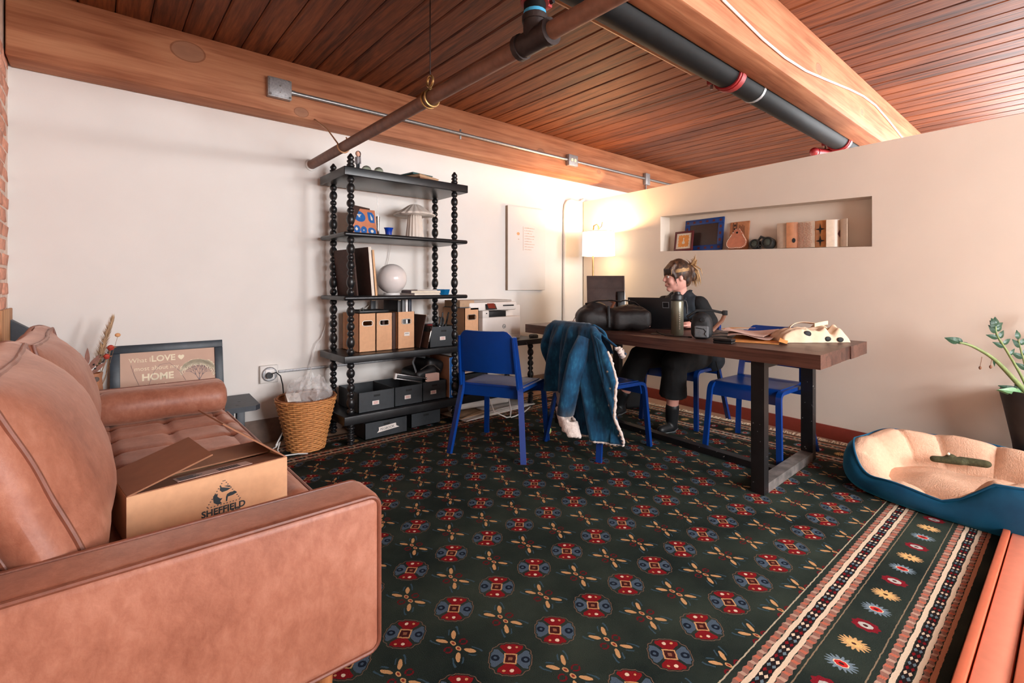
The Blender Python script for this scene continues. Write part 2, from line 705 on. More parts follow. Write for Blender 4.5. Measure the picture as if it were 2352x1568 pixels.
    bc = mixc(blob * k0 * inb, bc, rgb(130, 22, 36))
    core = (ms.abs() / 1.15).max(mt.abs() * 1.2).max((ms.abs() / 1.15 + mt.abs() * 1.2) * 0.72)
    corec = mixc(k0, mixc(k2, rgb(204, 42, 40), rgb(226, 186, 120)), rgb(190, 186, 178))
    bc = mixc((core < 0.0175) * inb, bc, mixc(k0, mixc(k2, cream, rgb(226, 186, 120)), rgb(190, 186, 178)))
    bc = mixc((core < 0.0145) * inb, bc, corec)
    bc = mixc((core < 0.006) * inb, bc, rgb(70, 30, 30))
    c = mixc(s > 0.0, c, bc)
    fine = noise_tex(co, 320, 2)
    c2 = mixc(0.35, c, mixc(fine, rgb(10, 12, 12), c))
    setc(b, c2)
    bump(b, fine, 0.5, 0.004)


rug_material()

# ---------------------------------------------------------------- room shell
WB = 3.72            # back wall
CEIL = 2.612
XW, XE = -0.335, 7.0
KN = 3.87            # partition face


def struct(o):
    o['kind'] = 'structure'
    return o


struct(MB().box(XW - 0.2, XE + 0.2, WALL_S - 0.2, WB + 0.2, -0.06, -0.008).build('floor', 'floor_tan'))
struct(MB().box(XW - 0.2, XE + 0.2, WB, WB + 0.15, -0.008, 2.7).build('wall_back', 'white_wall'))
mb = MB()
mb.box(XE, XE + 0.15, WALL_S - 0.2, FILL_EWIN[0], -0.008, 2.7).box(XE, XE + 0.15, FILL_EWIN[1], WB, -0.008, 2.7)
mb.box(XE, XE + 0.15, FILL_EWIN[0], FILL_EWIN[1], -0.008, WIN_Z[0]).box(XE, XE + 0.15, FILL_EWIN[0], FILL_EWIN[1], WIN_Z[1], 2.7)
struct(mb.build('wall_far', 'white_wall'))
mb = MB()
for yy in (FILL_EWIN[0], FILL_EWIN[1] - 0.05, sum(FILL_EWIN) / 2 - 0.025):
    mb.box(XE + 0.03, XE + 0.08, yy, yy + 0.05, *WIN_Z)
for zz in (WIN_Z[0], WIN_Z[1] - 0.05):
    mb.box(XE + 0.03, XE + 0.08, FILL_EWIN[0], FILL_EWIN[1], zz, zz + 0.05)
struct(mb.build('window_4', 'white_paint'))  # frame of the side window added for ceiling fill
mb = MB()
z0, z1 = WIN_Z
mb.box(XW - 0.2, XE + 0.2, WALL_S - 0.2, WALL_S, -0.008, z0)
mb.box(XW - 0.2, XE + 0.2, WALL_S - 0.2, WALL_S, z1, 2.7)
xs = [XW - 0.2] + [c for w in WIN for c in w] + [XE + 0.2]
for i in range(0, len(xs), 2):
    mb.box(xs[i], xs[i + 1], WALL_S - 0.2, WALL_S, z0, z1)
struct(mb.build('wall_front', 'white_wall'))
for i, (a, b2) in enumerate(WIN):
    mb = MB()
    for zz in (z0, z1 - 0.05):
        mb.box(a, b2, WALL_S - 0.09, WALL_S - 0.03, zz, zz + 0.05)
    for xx in (a, b2 - 0.05):
        mb.box(xx, xx + 0.05, WALL_S - 0.09, WALL_S - 0.03, z0, z1)
    mb.box(a, b2, WALL_S - 0.08, WALL_S - 0.04, 1.60, 1.66)
    struct(mb.build('window_%d' % (i + 1), 'white_paint'))  # the last frame belongs to the window added for fill

# ceiling boards
ceil = struct(MB().box(XW - 0.2, XE + 0.2, WALL_S - 0.2, WB + 0.2, CEIL + 0.022, CEIL + 0.09).build('ceiling', 'black_wood'))
PW = 0.158
mb = MB()
w = PW - 0.004
prof = [(-w / 2, 0.008), (-w / 2 + 0.008, 0), (w / 2 - 0.008, 0), (w / 2, 0.008), (w / 2, 0.022), (-w / 2, 0.022)]
L0, L1 = WALL_S, WB
vs = [(px, yy, pz) for yy in (L0, L1) for px, pz in prof]
mb.add(vs, [tuple(range(6)), tuple(range(11, 5, -1))] + [(i, 6 + i, 6 + (i + 1) % 6, (i + 1) % 6) for i in range(6)])
plank_me = mb.mesh('plank')
plank_me.materials.append(MATS['plank_wood'])
k = 0
xx = 0.255 - PW * 3.5
while xx < XE + PW:
    o = bpy.data.objects.new('plank', plank_me)
    COL.objects.link(o)
    o.parent = ceil
    o.location = (xx, 0, CEIL + random.uniform(0, 0.002))
    xx += PW
BEAM_Z = 2.245
for y0, y1 in ((3.532, 3.72), (1.066, 1.226), (-1.32, -1.16)):
    mb = MB()
    mb.bbox(XW, XE, y0, y1, BEAM_Z, CEIL + 0.004, r=0.012)
    struct(mb.build('ceiling_beam', 'beam_wood'))

# brick wall on the left, bricks laid one by one where they can be seen
lw = struct(MB().box(XW - 0.12, XW - 0.008, WALL_S, WB, -0.008, 2.7).build('wall_left', 'mortar'))
BL, BH, MJ = 0.205, 0.062, 0.012
bricks = []
for _ in range(4):
    mb = MB()
    mb.bbox(-0.03, 0.008, 0, BL, 0, BH, r=0.006, seg=1)
    mb.v = [(a + random.uniform(-.003, .003), b_ + random.uniform(-.003, .003), c + random.uniform(-.003, .003)) for a, b_, c in mb.v]
    me = mb.mesh('brick')
    me.materials.append(MATS['brick'])
    bricks.append(me)
for row in range(31):
    zz = row * (BH + MJ)
    yy = 3.715 - BL - (0.5 * BL if row % 2 else 0)
    while yy > 1.85:
        o = bpy.data.objects.new('brick', random.choice(bricks))
        COL.objects.link(o)
        o.parent = lw
        o.location = (XW - 0.012 + random.uniform(-.002, .002), yy, zz)
        yy -= BL + MJ
# wooden lining below the brickwork in the corner
struct(MB().bbox(XW, XW + 0.012, 3.30, 3.705, -0.008, 0.965, r=0.003).build('trim_1', 'stud_wood'))

# partition with its display recess
NA = [(3.024, 1.414), (1.299, 1.346), (1.299, 1.685), (3.024, 1.748)]
PTOP, PA0, PA1, ND = 2.036, -2.45, 4.085, 0.14


def nz(a):
    """height of the recess floor at a"""
    return 1.346 + (a - 1.299) * (1.414 - 1.346) / (3.024 - 1.299)


mb = MB()
f0, f1 = KN, KN + 0.24
outer = [(PA1, -0.008), (PA0, -0.008), (PA0, PTOP), (PA1, PTOP)]
vs = [(f0, a, z) for a, z in outer] + [(f0, a, z) for a, z in NA] + [(f0 + ND, a, z) for a, z in NA] + [(f1, a, z) for a, z in outer]
fs = [(i, (i + 1) % 4, 4 + (i + 1) % 4, 4 + i) for i in range(4)]
fs += [(4 + i, 4 + (i + 1) % 4, 8 + (i + 1) % 4, 8 + i) for i in range(4)]
fs += [(8, 9, 10, 11)] + [(12, 15, 14, 13)] + [(i, 12 + i, 12 + (i + 1) % 4, (i + 1) % 4) for i in range(4)]
mb.add(vs, fs)
struct(mb.build('wall_right', 'cream_wall', rz=WA))
struct(MB().bbox(KN - 0.014, KN - 0.0005, PA0, 4.07, -0.008, 0.088, r=0.003).build('baseboard_right', 'red_board', rz=WA))
struct(MB().bbox(XW, 4.2, WB - 0.014, WB - 0.0005, -0.008, 0.155, r=0.003).build('baseboard_back', 'grey_board'))

# ---------------------------------------------------------------- rug
rug = thing('rug', 'dark green patterned rug with red and blue medallions and striped borders', 'rug')
RX0, RX1, RY0, RY1 = -0.24, 3.87, 0.24, 3.537
MB().bbox(RX0, RX1, RY0, RY1, -0.0085, 0.0, r=0.003).build('pile', 'rug', rug)
mb = MB()
yy = RY0 + 0.01
while yy < RY1:
    h = random.uniform(0.002, 0.012)
    L = random.uniform(0.035, 0.065) if RX1 + 0.07 < (KN + yy * 0.094) else 0.03
    dy = random.uniform(-0.02, 0.02)
    mb.tube([(RX1 - 0.004, yy, -0.004), (RX1 + L * .5, yy + dy * .5, -0.003 + h), (RX1 + L, yy + dy, -0.005 + h * 0.6)], [0.003, 0.0045, 0.0025], 5)
    yy += 0.0095
tag(mb.build('fringe', 'fringe', rug), kind='stuff')

# low coral boards on the floor along the near edge of the rug
pl = thing('painted_platform', 'low coral painted wooden platform on the floor beside the near rug border', 'platform', (2.0, 0, 0))
for nm, y0, y1, z1, mt in (('board', 0.205, 0.228, 0.046, 'coral_dark'), ('board', 0.128, 0.2005, 0.036, 'coral'), ('board', 0.02, 0.122, 0.046, 'coral_dark'), ('board', -0.12, 0.016, 0.036, 'coral')):
    MB().bbox(-1.0, 0.96, y0, y1, -0.008, z1, r=0.004).build(nm, mt, pl)

# ---------------------------------------------------------------- pipes and wiring under the ceiling
sp = thing('sprinkler_pipe', 'brown iron pipe hung below the ceiling from back wall to tee fitting', 'pipe', (1.24, 3.7, 1.98))


def L(o, p):
    """world point in the frame of thing o (unrotated)"""
    return (p[0] - o.location[0], p[1] - o.location[1], p[2] - o.location[2])


MB().tube([L(sp, (1.229, 3.712, 1.976)), L(sp, (1.262, 0.9, 2.004)), L(sp, (1.30, WALL_S, 2.04))], 0.033, 16).build('pipe', 'brown_pipe', sp)
MB().tube([L(sp, (1.228, 3.719, 1.976)), L(sp, (1.228, 3.708, 1.976))], 0.045, 16).build('wall_collar', 'white_paint', sp)
tx, ty, tz = 1.254, 1.335, 1.998
mb = MB()
mb.tube([L(sp, (tx, ty - 0.075, tz)), L(sp, (tx, ty + 0.075, tz))], 0.043, 16)
mb.tube([L(sp, (tx, ty - 0.088, tz)), L(sp, (tx, ty - 0.066, tz))], 0.049, 16)
mb.tube([L(sp, (tx, ty + 0.066, tz)), L(sp, (tx, ty + 0.088, tz))], 0.049, 16)
mb.tube([L(sp, (tx, ty, tz)), L(sp, (tx, ty, tz + 0.085))], 0.043, 16)
mb.tube([L(sp, (tx, ty, tz + 0.066)), L(sp, (tx, ty, tz + 0.088))], 0.048, 16)
mb.build('tee_fitting', 'iron', sp)
MB().tube([L(sp, (tx, ty, tz + 0.08)), L(sp, (tx, ty, CEIL))], 0.041, 16).build('riser', 'black_pipe', sp)
MB().tube([L(sp, (tx, ty, tz + 0.092)), L(sp, (tx, ty, tz + 0.104))], 0.0425, 16).build('tape', 'blue_tape', sp)
mb = MB()
mb.tube([L(sp, (tx, ty, tz + 0.135)), L(sp, (tx, ty, tz + 0.175))], 0.053, 16)
mb.bbox(*[c for i in range(3) for c in ((L(sp, (tx, ty, tz))[i] + (-0.075, -0.02, 0.138)[i]), (L(sp, (tx, ty, tz))[i] + (0.075, 0.02, 0.172)[i]))], r=0.006)
cl = mb.build('coupling', 'red_metal', sp)
for sx in (-1, 1):
    MB().tube([L(sp, (tx + sx * .064, ty - .035, tz + .155)), L(sp, (tx + sx * .064, ty + .035, tz + .155))], 0.008, 8).build('bolt', 'black_metal', cl)


def ring(c, r, tr, axis, n=20, m=8, a0=0, a1=2 * pi):
    pts = []
    full = a1 - a0 > 6.28
    for i in range(n if full else n + 1):
        a = a0 + (a1 - a0) * i / n
        u, v = r * math.cos(a), r * math.sin(a)
        pts.append({'x': (c[0], c[1] + u, c[2] + v), 'y': (c[0] + u, c[1], c[2] + v), 'z': (c[0] + u, c[1] + v, c[2])}[axis])
    return pts, tr, m, full


hz = 1.99
mb = MB()
for dy in (-0.016, 0.016):
    mb.tube(*ring(L(sp, (1.247, 2.07 + dy, hz)), 0.040, 0.006, 'y'))
mb.tube(*ring(L(sp, (1.247, 2.07, hz + 0.085)), 0.026, 0.006, 'x'))
mb.tube([L(sp, (1.247, 2.07, hz + 0.04)), L(sp, (1.247, 2.07, hz + 0.062))], 0.009, 8)
mb.build('hanger', 'brass', sp)
MB().tube([L(sp, (1.247, 2.07, hz + 0.1)), L(sp, (1.247, 2.07, CEIL))], 0.003, 6).build('hanger_rod', 'iron', sp)
mb = MB()
pts, tr, m8, _ = ring(L(sp, (1.233, 3.12, 1.982)), 0.038, 0.005, 'y', 14, 6, R(-200), R(20))
mb.tube(pts + [L(sp, (1.285, 3.2, 2.07)), L(sp, (1.30, 3.52, 2.25))][:1], tr, m8)
mb.tube([pts[0], L(sp, (1.196, 3.3, 2.13)), L(sp, (1.19, 3.54, 2.26))], 0.005, 6)
mb.build('hook', 'tan_pipe', sp)

PY_, PZ_ = 1.299, 2.262
bp = thing('black_pipe', 'thick black drain pipe with red couplings running beside the ceiling beam', 'pipe', (1.0, PY_, PZ_))
MB().tube([(-1.3, 0, 0), (XE - 1.0, 0, 0)], 0.074, 20).build('pipe', 'black_pipe', bp)
for xx in (2.72, 4.62):
    mb = MB()
    mb.tube([(xx - 1.0 - 0.035, 0, 0), (xx - 1.0 + 0.035, 0, 0)], 0.084, 20)
    mb.tube([(xx - 1.0 - 0.018, 0, 0), (xx - 1.0 + 0.018, 0, 0)], 0.089, 20)
    mb.bbox(xx - 1.0 - .022, xx - 1.0 + .022, 0.07, 0.125, -0.02, 0.02, r=0.006)
    cp = mb.build('coupling', 'red_metal', bp)
    MB().tube([(xx - 1.0, 0.105, -0.045), (xx - 1.0, 0.105, 0.03)], 0.009, 8).build('bolt', 'nickel', cp)
MB().tube([(3.02 - 1.0 - .012, 0, 0), (3.02 - 1.0 + .012, 0, 0)], 0.0765, 20).build('strap', 'zinc', bp)
mb = MB()
mb.tube([(4.74 - 1.0, 0.03, -0.065), (4.62 - 1.0, 0.10, -0.075), (4.50 - 1.0, 0.13, -0.085)], 0.032, 12)
mb.ball((4.47 - 1.0, 0.135, -0.088), 0.036, 12, 8)
mb.ball((4.74 - 1.0, 0.03, -0.065), 0.036, 12, 8)
mb.build('branch_outlet', 'red_metal', bp)

tp = thing('copper_pipe', 'thin copper pipe running next to the thick black pipe', 'pipe', (1.0, 1.50, 2.335))
MB().tube([(-1.3, 0, 0), (1.68, 0, 0)], 0.0155, 12).build('pipe', 'tan_pipe', tp)
MB().tube([(1.62, 0, 0.0), (1.62, 0.0, CEIL - 2.335)], 0.004, 6).build('hanger_rod', 'black_metal', tp)

cd = thing('electrical_conduit', 'grey metal conduit with three boxes fixed along the back ceiling beam', 'conduit', (0.95, 3.532, 2.40))
mb = MB()
mb.bbox(-0.075, 0.075, -0.045, 0, -0.065, 0.065, r=0.006)
jb = mb.build('junction_box', 'zinc', cd)
MB().bbox(-0.066, 0.066, -0.05, -0.045, -0.057, 0.057, r=0.002).build('cover', 'zinc', jb)
mb = MB()
for sx in (-1, 1):
    for sz in (-1, 1):
        mb.tube([(sx * .062, -.053, sz * .053), (sx * .062, -.045, sz * .053)], 0.008, 8)
mb.tube([(0, -.054, .012), (0, -.05, .012)], 0.006, 8)
mb.tube([(0, -.054, -.03), (0, -.05, -.03)], 0.004, 8)
tag(mb.build('screw', 'nickel', jb), kind='stuff')
MB().tube([(0.07, -.022, -0.005), (2.82, -.022, 0.0)], 0.0145, 12).build('pipe', 'galvanised', cd)
MB().tube([(0.075, -.022, -0.005), (0.10, -.022, -0.005)], 0.018, 12).build('connector', 'galvanised', cd)
mb = MB().bbox(1.48 - .008, 1.48 + .008, -0.006, 0.0, -0.042, 0.042, r=0.001)
mb.tube([(1.48 - .008, -.022, 0), (1.48 + .008, -.022, 0)], 0.0145, 12)
mb.build('strap', 'galvanised', cd)
MB().tube([(1.78, -.022, 0), (1.86, -.022, 0)], 0.0131, 12).build('sticker', 'paper_pink', cd)
rb = MB().bbox(2.81, 2.95, -0.05, 0, -0.06, 0.055, r=0.006).build('outlet_box', 'zinc', cd)
for sx in (-1, 1):
    mb = MB().lathe([(0.0, 0), (0.017, 0), (0.017, 0.004), (0.0, 0.004)], 14, T(2.88 + sx * 0.024, -0.0535, 0) @ RX(90) @ T(0, 0, -0.004))
    mb.build('socket', 'ivory', rb)
MB().tube([(2.94, -.022, 0.0), (5.9, -.022, 0.0)], 0.0145, 12).build('pipe', 'galvanised', cd)
sb = MB().bbox(4.19, 4.28, -0.045, 0, -0.075, 0.065, r=0.006).build('switch_box', 'zinc', cd)
MB().tube([(4.22, -.022, -0.07), (4.22, -.022, -0.154)], 0.009, 8).build('drop_pipe', 'galvanised', cd)

cable = MB().tube([(1.75, 1.058, 2.45), (2.155, 1.058, 2.367), (2.567, 1.058, 2.328), (2.85, 1.058, 2.32), (3.16, 1.058, 2.335), (3.56, 1.058, 2.385), (3.971, 1.058, 2.44), (4.3, 1.058, 2.475), (4.619, 1.058, 2.485), (5.0, 1.058, 2.455), (5.421, 1.058, 2.41), (5.9, 1.058, 2.37)], 0.0065, 8).build('cable', 'white_plastic')
tag(cable, 'white cable sagging across the side of the nearer ceiling beam', 'cable')

# pipe running up the back wall in the lamp corner
cp = MB().tube([(3.905, 3.70, -0.005), (3.915, 3.70, 1.0), (3.925, 3.70, 1.90), (3.935, 3.70, 1.965), (3.965, 3.70, 2.01), (4.02, 3.70, 2.03), (4.12, 3.70, 2.022), (4.18, 3.70, 2.03), (4.222, 3.69, 2.06)], 0.0165, 12).build('wall_pipe', 'white_wall')
tag(cp, 'cream painted pipe climbing the back wall beside the floor lamp and bending at the top', 'pipe')

# ---------------------------------------------------------------- sofa
wood('leg_wood', (110, 62, 34), (150, 92, 54), (176, 116, 72), 'z', 0.5)
SO = thing('sofa', 'cognac leather sofa with tufted seat along the brick wall', 'sofa', (0.1, 2.15, 0))


def sl(p): return L(SO, p)


def sbox(x0, x1, y0, y1, z0, z1, r):
    a, b_ = sl((x0, y0, z0)), sl((x1, y1, z1))
    return MB().bbox(a[0], b_[0], a[1], b_[1], a[2], b_[2], r=r, seg=4)


def rrect(x0, x1, z0, z1, r, n=5):
    pts = []
    for cx_, cz_, a0 in ((x1 - r, z1 - r, 0), (x0 + r, z1 - r, 90), (x0 + r, z0 + r, 180), (x1 - r, z0 + r, 270)):
        for i in range(n + 1):
            a = R(a0 + 90 * i / n)
            pts.append((cx_ + r * math.cos(a), cz_ + r * math.sin(a)))
    return pts


SBX = -0.325
ARM_T = 0.565
for (ya, yb, nm) in ((1.14, 1.272, 'near'), (3.045, 3.175, 'far')):
    mb = sbox(SBX, 0.548, ya, yb, 0.175, ARM_T, 0.022)
    arm = mb.build('armrest', 'leather', SO)
    for yy in (ya + 0.004, yb - 0.004):
        pts = [sl((px, yy, pz)) for px, pz in rrect(SBX + 0.008, 0.543, 0.18, ARM_T - 0.004, 0.028)]
        MB().tube(pts, 0.0058, 8, closed=True).build('piping', 'leather_seam', arm)
sbox(SBX, 0.54, 1.272, 3.045, 0.175, 0.285, 0.015).build('base', 'leather', SO)
sbox(SBX, -0.235, 1.272, 3.045, 0.285, 0.74, 0.02).build('back_frame', 'leather', SO)


def seat_fn(u, v):
    x = -0.24 + u * 0.80
    y = 1.274 + v * 1.769
    gx, gy = (x - 0.06) / 0.205, (y - 1.40) / 0.215
    fx, fy = gx - round(gx), gy - round(gy)
    valley = math.exp(-(fx / 0.07) ** 2) * 0.010 + math.exp(-(fy / 0.07) ** 2) * 0.010
    pit = math.exp(-((fx * fx + fy * fy) / 0.012)) * 0.016
    z = 0.428 - valley - pit + 0.004 * noise.noise(Vector((x * 9, y * 9, 0)))
    e = max(0.0, (x - 0.50) / 0.06)
    z -= 0.045 * e * e
    return sl((x, y, z))


sbox(-0.24, 0.556, 1.274, 3.043, 0.287, 0.402, 0.02).build('seat_cushion', 'leather', SO)
seat = MB().sheet(seat_fn, 64, 140).build('tufted_top', 'leather', SO)
MB().tube([sl((0.557, y, 0.394)) for y in (1.28, 1.7, 2.1, 2.5, 3.04)], 0.006, 8).build('piping', 'leather_seam', SO)
mb_me = None
for i in range(4):
    for j in range(8):
        gx, gy = 0.06 + (i - 1) * 0.205, 1.40 + j * 0.215
        if gx > 0.5 or gy > 3.03:
            continue
        MB().ball(sl((gx, gy, 0.408)), 0.009, 8, 6, (1, 1, 0.6)).build('button', 'leather_seam', seat)


def cushion(y0, y1, z0, z1, xc, t, lean, k, name, seed):
    w, h = y1 - y0, z1 - z0
    bm = bmesh.new()
    bmesh.ops.create_cube(bm, size=2)
    bmesh.ops.subdivide_edges(bm, edges=bm.edges[:], cuts=15, use_grid_fill=True)

    def shape(a, b_, c):
        bul = (1 - abs(b_) ** 2.6) * (1 - abs(c) ** 2.6)
        x = a * t / 2 + (k if a > 0 else -0.03) * abs(a) * max(0, bul) ** 0.75
        y = b_ * w / 2 * (1 - 0.05 * (1 - c * c)) * (1 - 0.03 * c * c * c * c) + b_ * abs(b_) ** 6 * 0.035 * (1 - a * a)
        z = c * h / 2 * (1 - 0.06 * (1 - b_ * b_)) + c * abs(c) ** 6 * 0.03 * (1 - a * a)
        q = Vector((x, y, z))
        edge = max(abs(b_), abs(c)) ** 4
        wr = noise.noise(Vector((q.y * 26 + seed, q.z * 6, a))) * 0.005 * edge + noise.noise(q * 7 + Vector((seed, 0, 0))) * 0.009
        q.x += wr * (1 if a > 0 else -1)
        return q

    M = T(*sl((xc, (y0 + y1) / 2, (z0 + z1) / 2))) @ RY(-lean)
    for v in bm.verts:
        v.co = shape(*v.co)
    cu = MB().bm(bm, True, M).build(name, 'leather', SO, sharp=False)
    n = 24
    for a in (1, -1):
        pts = []
        for (p, q) in (((-1, -1), (1, -1)), ((1, -1), (1, 1)), ((1, 1), (-1, 1)), ((-1, 1), (-1, -1))):
            for i in range(n):
                s = i / n
                pts.append(M @ shape(a, p[0] + (q[0] - p[0]) * s, p[1] + (q[1] - p[1]) * s))
        MB().tube(pts, 0.0065, 8, closed=True).build('piping', 'leather_seam', cu)


cushion(1.285, 2.13, 0.43, 0.90, -0.115, 0.10, 22, 0.09, 'back_cushion', 1.0)
cushion(2.16, 3.02, 0.43, 0.885, -0.125, 0.10, 16, 0.085, 'back_cushion', 5.0)
# bolster
mb = MB()
prof = [(0.0, 0.0), (0.04, 0.002), (0.066, 0.012), (0.077, 0.035)] + [(0.077 + 0.003 * math.sin(i * 0.9), 0.035 + 0.055 * i) for i in range(1, 9)] + [(0.077, 0.495), (0.066, 0.518), (0.04, 0.528), (0.0, 0.53)]
mb.lathe(prof, 24, T(*sl((0.005, 2.955, 0.508))) @ RZ(-2) @ RY(90))
mb.build('bolster', 'leather', SO)
for lx, ly in ((0.44, 1.24), (0.44, 3.09), (-0.24, 1.24), (-0.24, 3.09)):
    MB().lathe([(0.014, 0.0), (0.016, 0.01), (0.026, 0.176)], 14, T(*sl((lx, ly, 0)))).build('leg', 'leg_wood', SO)

# ---------------------------------------------------------------- carton on the seat
CB = thing('cardboard_box', 'open cardboard carton printed SHEFFIELD lying on the sofa seat', 'box', (0.262, 1.588, 0.4265), R(7))
W2, D2, H2, TH = 0.199, 0.235, 0.123, 0.004
mb = MB()
mb.box(-W2, W2, 0, TH, 0, H2).box(-W2, W2, D2 - TH, D2, 0, H2).box(-W2, -W2 + TH, TH, D2 - TH, 0, H2).box(W2 - TH, W2, TH, D2 - TH, 0, H2).box(-W2, W2, 0, D2, 0, TH)
mb.build('body', 'kraft', CB)


def flap(M, w, l, mat='kraft_dark'):
    return MB().box(-w / 2, w / 2, 0, l, -TH / 2, TH / 2, M).build('flap', mat, CB)


flap(T(-W2 + .002, D2 / 2, H2) @ RZ(-90) @ RX(17), D2 - 0.004, 0.20)
flap(T(W2 - .002, D2 / 2, H2) @ RZ(90) @ RX(38), D2 - 0.004, 0.225)
ff = flap(T(0, 0.002, H2) @ RX(-7), 2 * W2 - .01, 0.112)
flap(T(0, D2 - 0.002, H2) @ RZ(180) @ RX(-4), 2 * W2 - .01, 0.112)
ML = T(0, 0.002, H2) @ RX(-7) @ T(0.02, 0.045, TH / 2)
MB().box(-0.105, 0.085, -0.027, 0.027, 0, 0.0008, ML).build('shipping_label', 'paper_pink', ff)
mb = MB()
for i in range(5):
    mb.box(-0.098, -0.06 + 0.01 * (i % 3), -0.021 + i * 0.009, -0.017 + i * 0.009, 0.0008, 0.0012, ML)
for i in range(14):
    mb.box(0.0 + i * 0.004, 0.002 + i * 0.004 + 0.001 * (i % 2), -0.018, 0.016, 0.0008, 0.0012, ML)
tag(mb.build('label_print', 'ink', ff), kind='stuff')
# printed emblem: dashed triangle with two figures
mb = MB()
tri_p = [Vector((0.022, 0.104)), Vector((-0.022, 0.036)), Vector((0.066, 0.036))]
for i in range(3):
    a, b_ = tri_p[i], tri_p[(i + 1) % 3]
    for j in range(11):
        q = a.lerp(b_, (j + 0.5) / 11)
        mb.box(q.x - 0.0017, q.x + 0.0017, -0.0007, 0, q.y - 0.001, q.y + 0.001)


def blot(pts):
    mb.prism([(x, -z) for x, z in pts], 0, 0.0007, RX(90))


def zblot(pts):
    n = len(pts)
    pts = [(x, z - 0.009) for x, z in pts]
    vs = [(x, -0.0007, z) for x, z in pts] + [(x, 0, z) for x, z in pts]
    mb.add(vs, [tuple(range(n)), tuple(range(2 * n - 1, n - 1, -1))] + [(i, n + i, n + (i + 1) % n, (i + 1) % n) for i in range(n)])


zblot([(0.013, 0.101), (0.016, 0.093), (0.03, 0.088), (0.040, 0.084), (0.03, 0.080), (0.017, 0.079), (0.011, 0.086)])
zblot([(0.022, 0.095), (0.032, 0.094), (0.043, 0.087), (0.034, 0.089)])
zblot([(0.03, 0.070), (0.038, 0.073), (0.052, 0.072), (0.056, 0.067), (0.045, 0.063), (0.032, 0.062), (0.03, 0.050), (0.027, 0.050), (0.027, 0.062)])
zblot([(-0.003, 0.077), (0.006, 0.078), (0.005, 0.070), (0.012, 0.063), (0.018, 0.062), (0.012, 0.055), (0.017, 0.048), (0.006, 0.047), (-0.004, 0.055), (-0.006, 0.068)])
mb.build('emblem', 'ink', CB)
text('lettering', 'SHEFFIELD', 0.0245, 'ink', CB, T(0.022, -0.0004, 0.013) @ FRONT, 'CENTER', bold=0.0007)
text('lettering', 'POTTERY, INC.', 0.0135, 'ink', CB, T(0.022, -0.0004, -0.006 + 0.008) @ FRONT, 'CENTER', bold=0.0006)

# ---------------------------------------------------------------- bench, framed print, dried flowers
BN = thing('bench', 'dark grey wooden bench against the back wall behind the sofa arm', 'bench', (0.2, 3.48, 0))
mb = MB().prism([(-0.53, -0.20), (0.555, -0.20), (0.585, -0.17), (0.605, 0.195), (-0.53, 0.205)], 0.325, 0.355)
mb.build('bench_top', 'slate_board', BN)
for lx in (-0.42, 0.48):
    for ly in (-0.15, 0.15):
        MB().bbox(lx - 0.022, lx + 0.022, ly - 0.022, ly + 0.022, 0, 0.325, r=0.004).build('leg', 'slate_board', BN)
MB().bbox(-0.40, 0.46, 0.14, 0.16, 0.24, 0.31, r=0.004).build('apron', 'slate_board', BN)
mb = MB().prism([(-0.522, 0.355), (-0.415, 0.355), (-0.415, 0.825), (-0.522, 0.905)], -0.205, -0.13, RX(90))
mb.build('end_panel', 'slate_board', BN)
mb = MB()
for kx, ky in ((0.47, -0.12), (0.5, -0.02)):
    mb.lathe([(0.009, 0), (0.009, 0.001)], 8, T(kx, ky, 0.355))
mb.build('knot', 'black_wood', BN)

plain('print_tan', (206, 168, 146), 0.6, var=0.05, scale=8)
plain('frame_black', (40, 50, 60), 0.45, var=0.25, scale=20)
plain('print_cream', (240, 226, 196), 0.6)
plain('print_grey', (120, 108, 112), 0.7)
FR = thing('picture_frame', 'black framed print reading What I LOVE most about my HOME', 'picture', (0.362, 3.625, 0.356))
ML = RX(-11)
mb = MB()
FWd, FHt, FB = 0.286, 0.378, 0.046
for a in ((-FWd, FWd, 0, FB), (-FWd, FWd, FHt - FB, FHt), (-FWd, -FWd + FB, FB, FHt - FB), (FWd - FB, FWd, FB, FHt - FB)):
    mb.bbox(a[0], a[1], -0.012, 0.012, a[2], a[3], r=0.003, M=ML)
mb.build('frame', 'frame_black', FR)
MB().box(-FWd + FB, FWd - FB, -0.003, 0.004, FB, FHt - FB, ML).build('print', 'print_tan', FR)
TM = ML @ T(0, -0.0034, 0) @ FRONT
text('lettering', 'What I', 0.038, 'print_cream', FR, TM @ T(-0.20, 0.272, 0))
text('lettering', 'LOVE', 0.05, 'print_cream', FR, TM @ T(-0.092, 0.272, 0), bold=0.0015)
text('lettering', '\u2665', 0.03, 'print_cream', FR, TM @ T(0.04, 0.275, 0))
text('lettering', 'most about my', 0.036, 'print_cream', FR, TM @ T(-0.175, 0.222, 0))
text('lettering', 'HOME', 0.056, 'print_cream', FR, TM @ T(-0.14, 0.162, 0), bold=0.0018)
text('lettering', 'is who I', 0.032, 'print_cream', FR, TM @ T(-0.12, 0.118, 0))
mb = MB()
dots = MB()


def branch(p, a, l, w, d):
    q = (p[0] + l * math.sin(a), p[1] + l * math.cos(a))
    nx, ny = math.cos(a) * w / 2, -math.sin(a) * w / 2
    mb.add([(p[0] - nx, -0.0036, p[1] - ny), (p[0] + nx, -0.0036, p[1] + ny), (q[0] + nx * .6, -0.0036, q[1] + ny * .6), (q[0] - nx * .6, -0.0036, q[1] - ny * .6)], [(0, 1, 2, 3)], False, ML)
    if d < 3:
        dots.box(q[0] - .0025, q[0] + .0025, -0.0042, -0.0038, q[1] - .0025, q[1] + .0025, ML)
    if d:
        for s in (-1, 0.1, 1):
            branch(q, a + s * random.uniform(0.35, 0.6), l * random.uniform(0.7, 0.86), w * 0.66, d - 1)


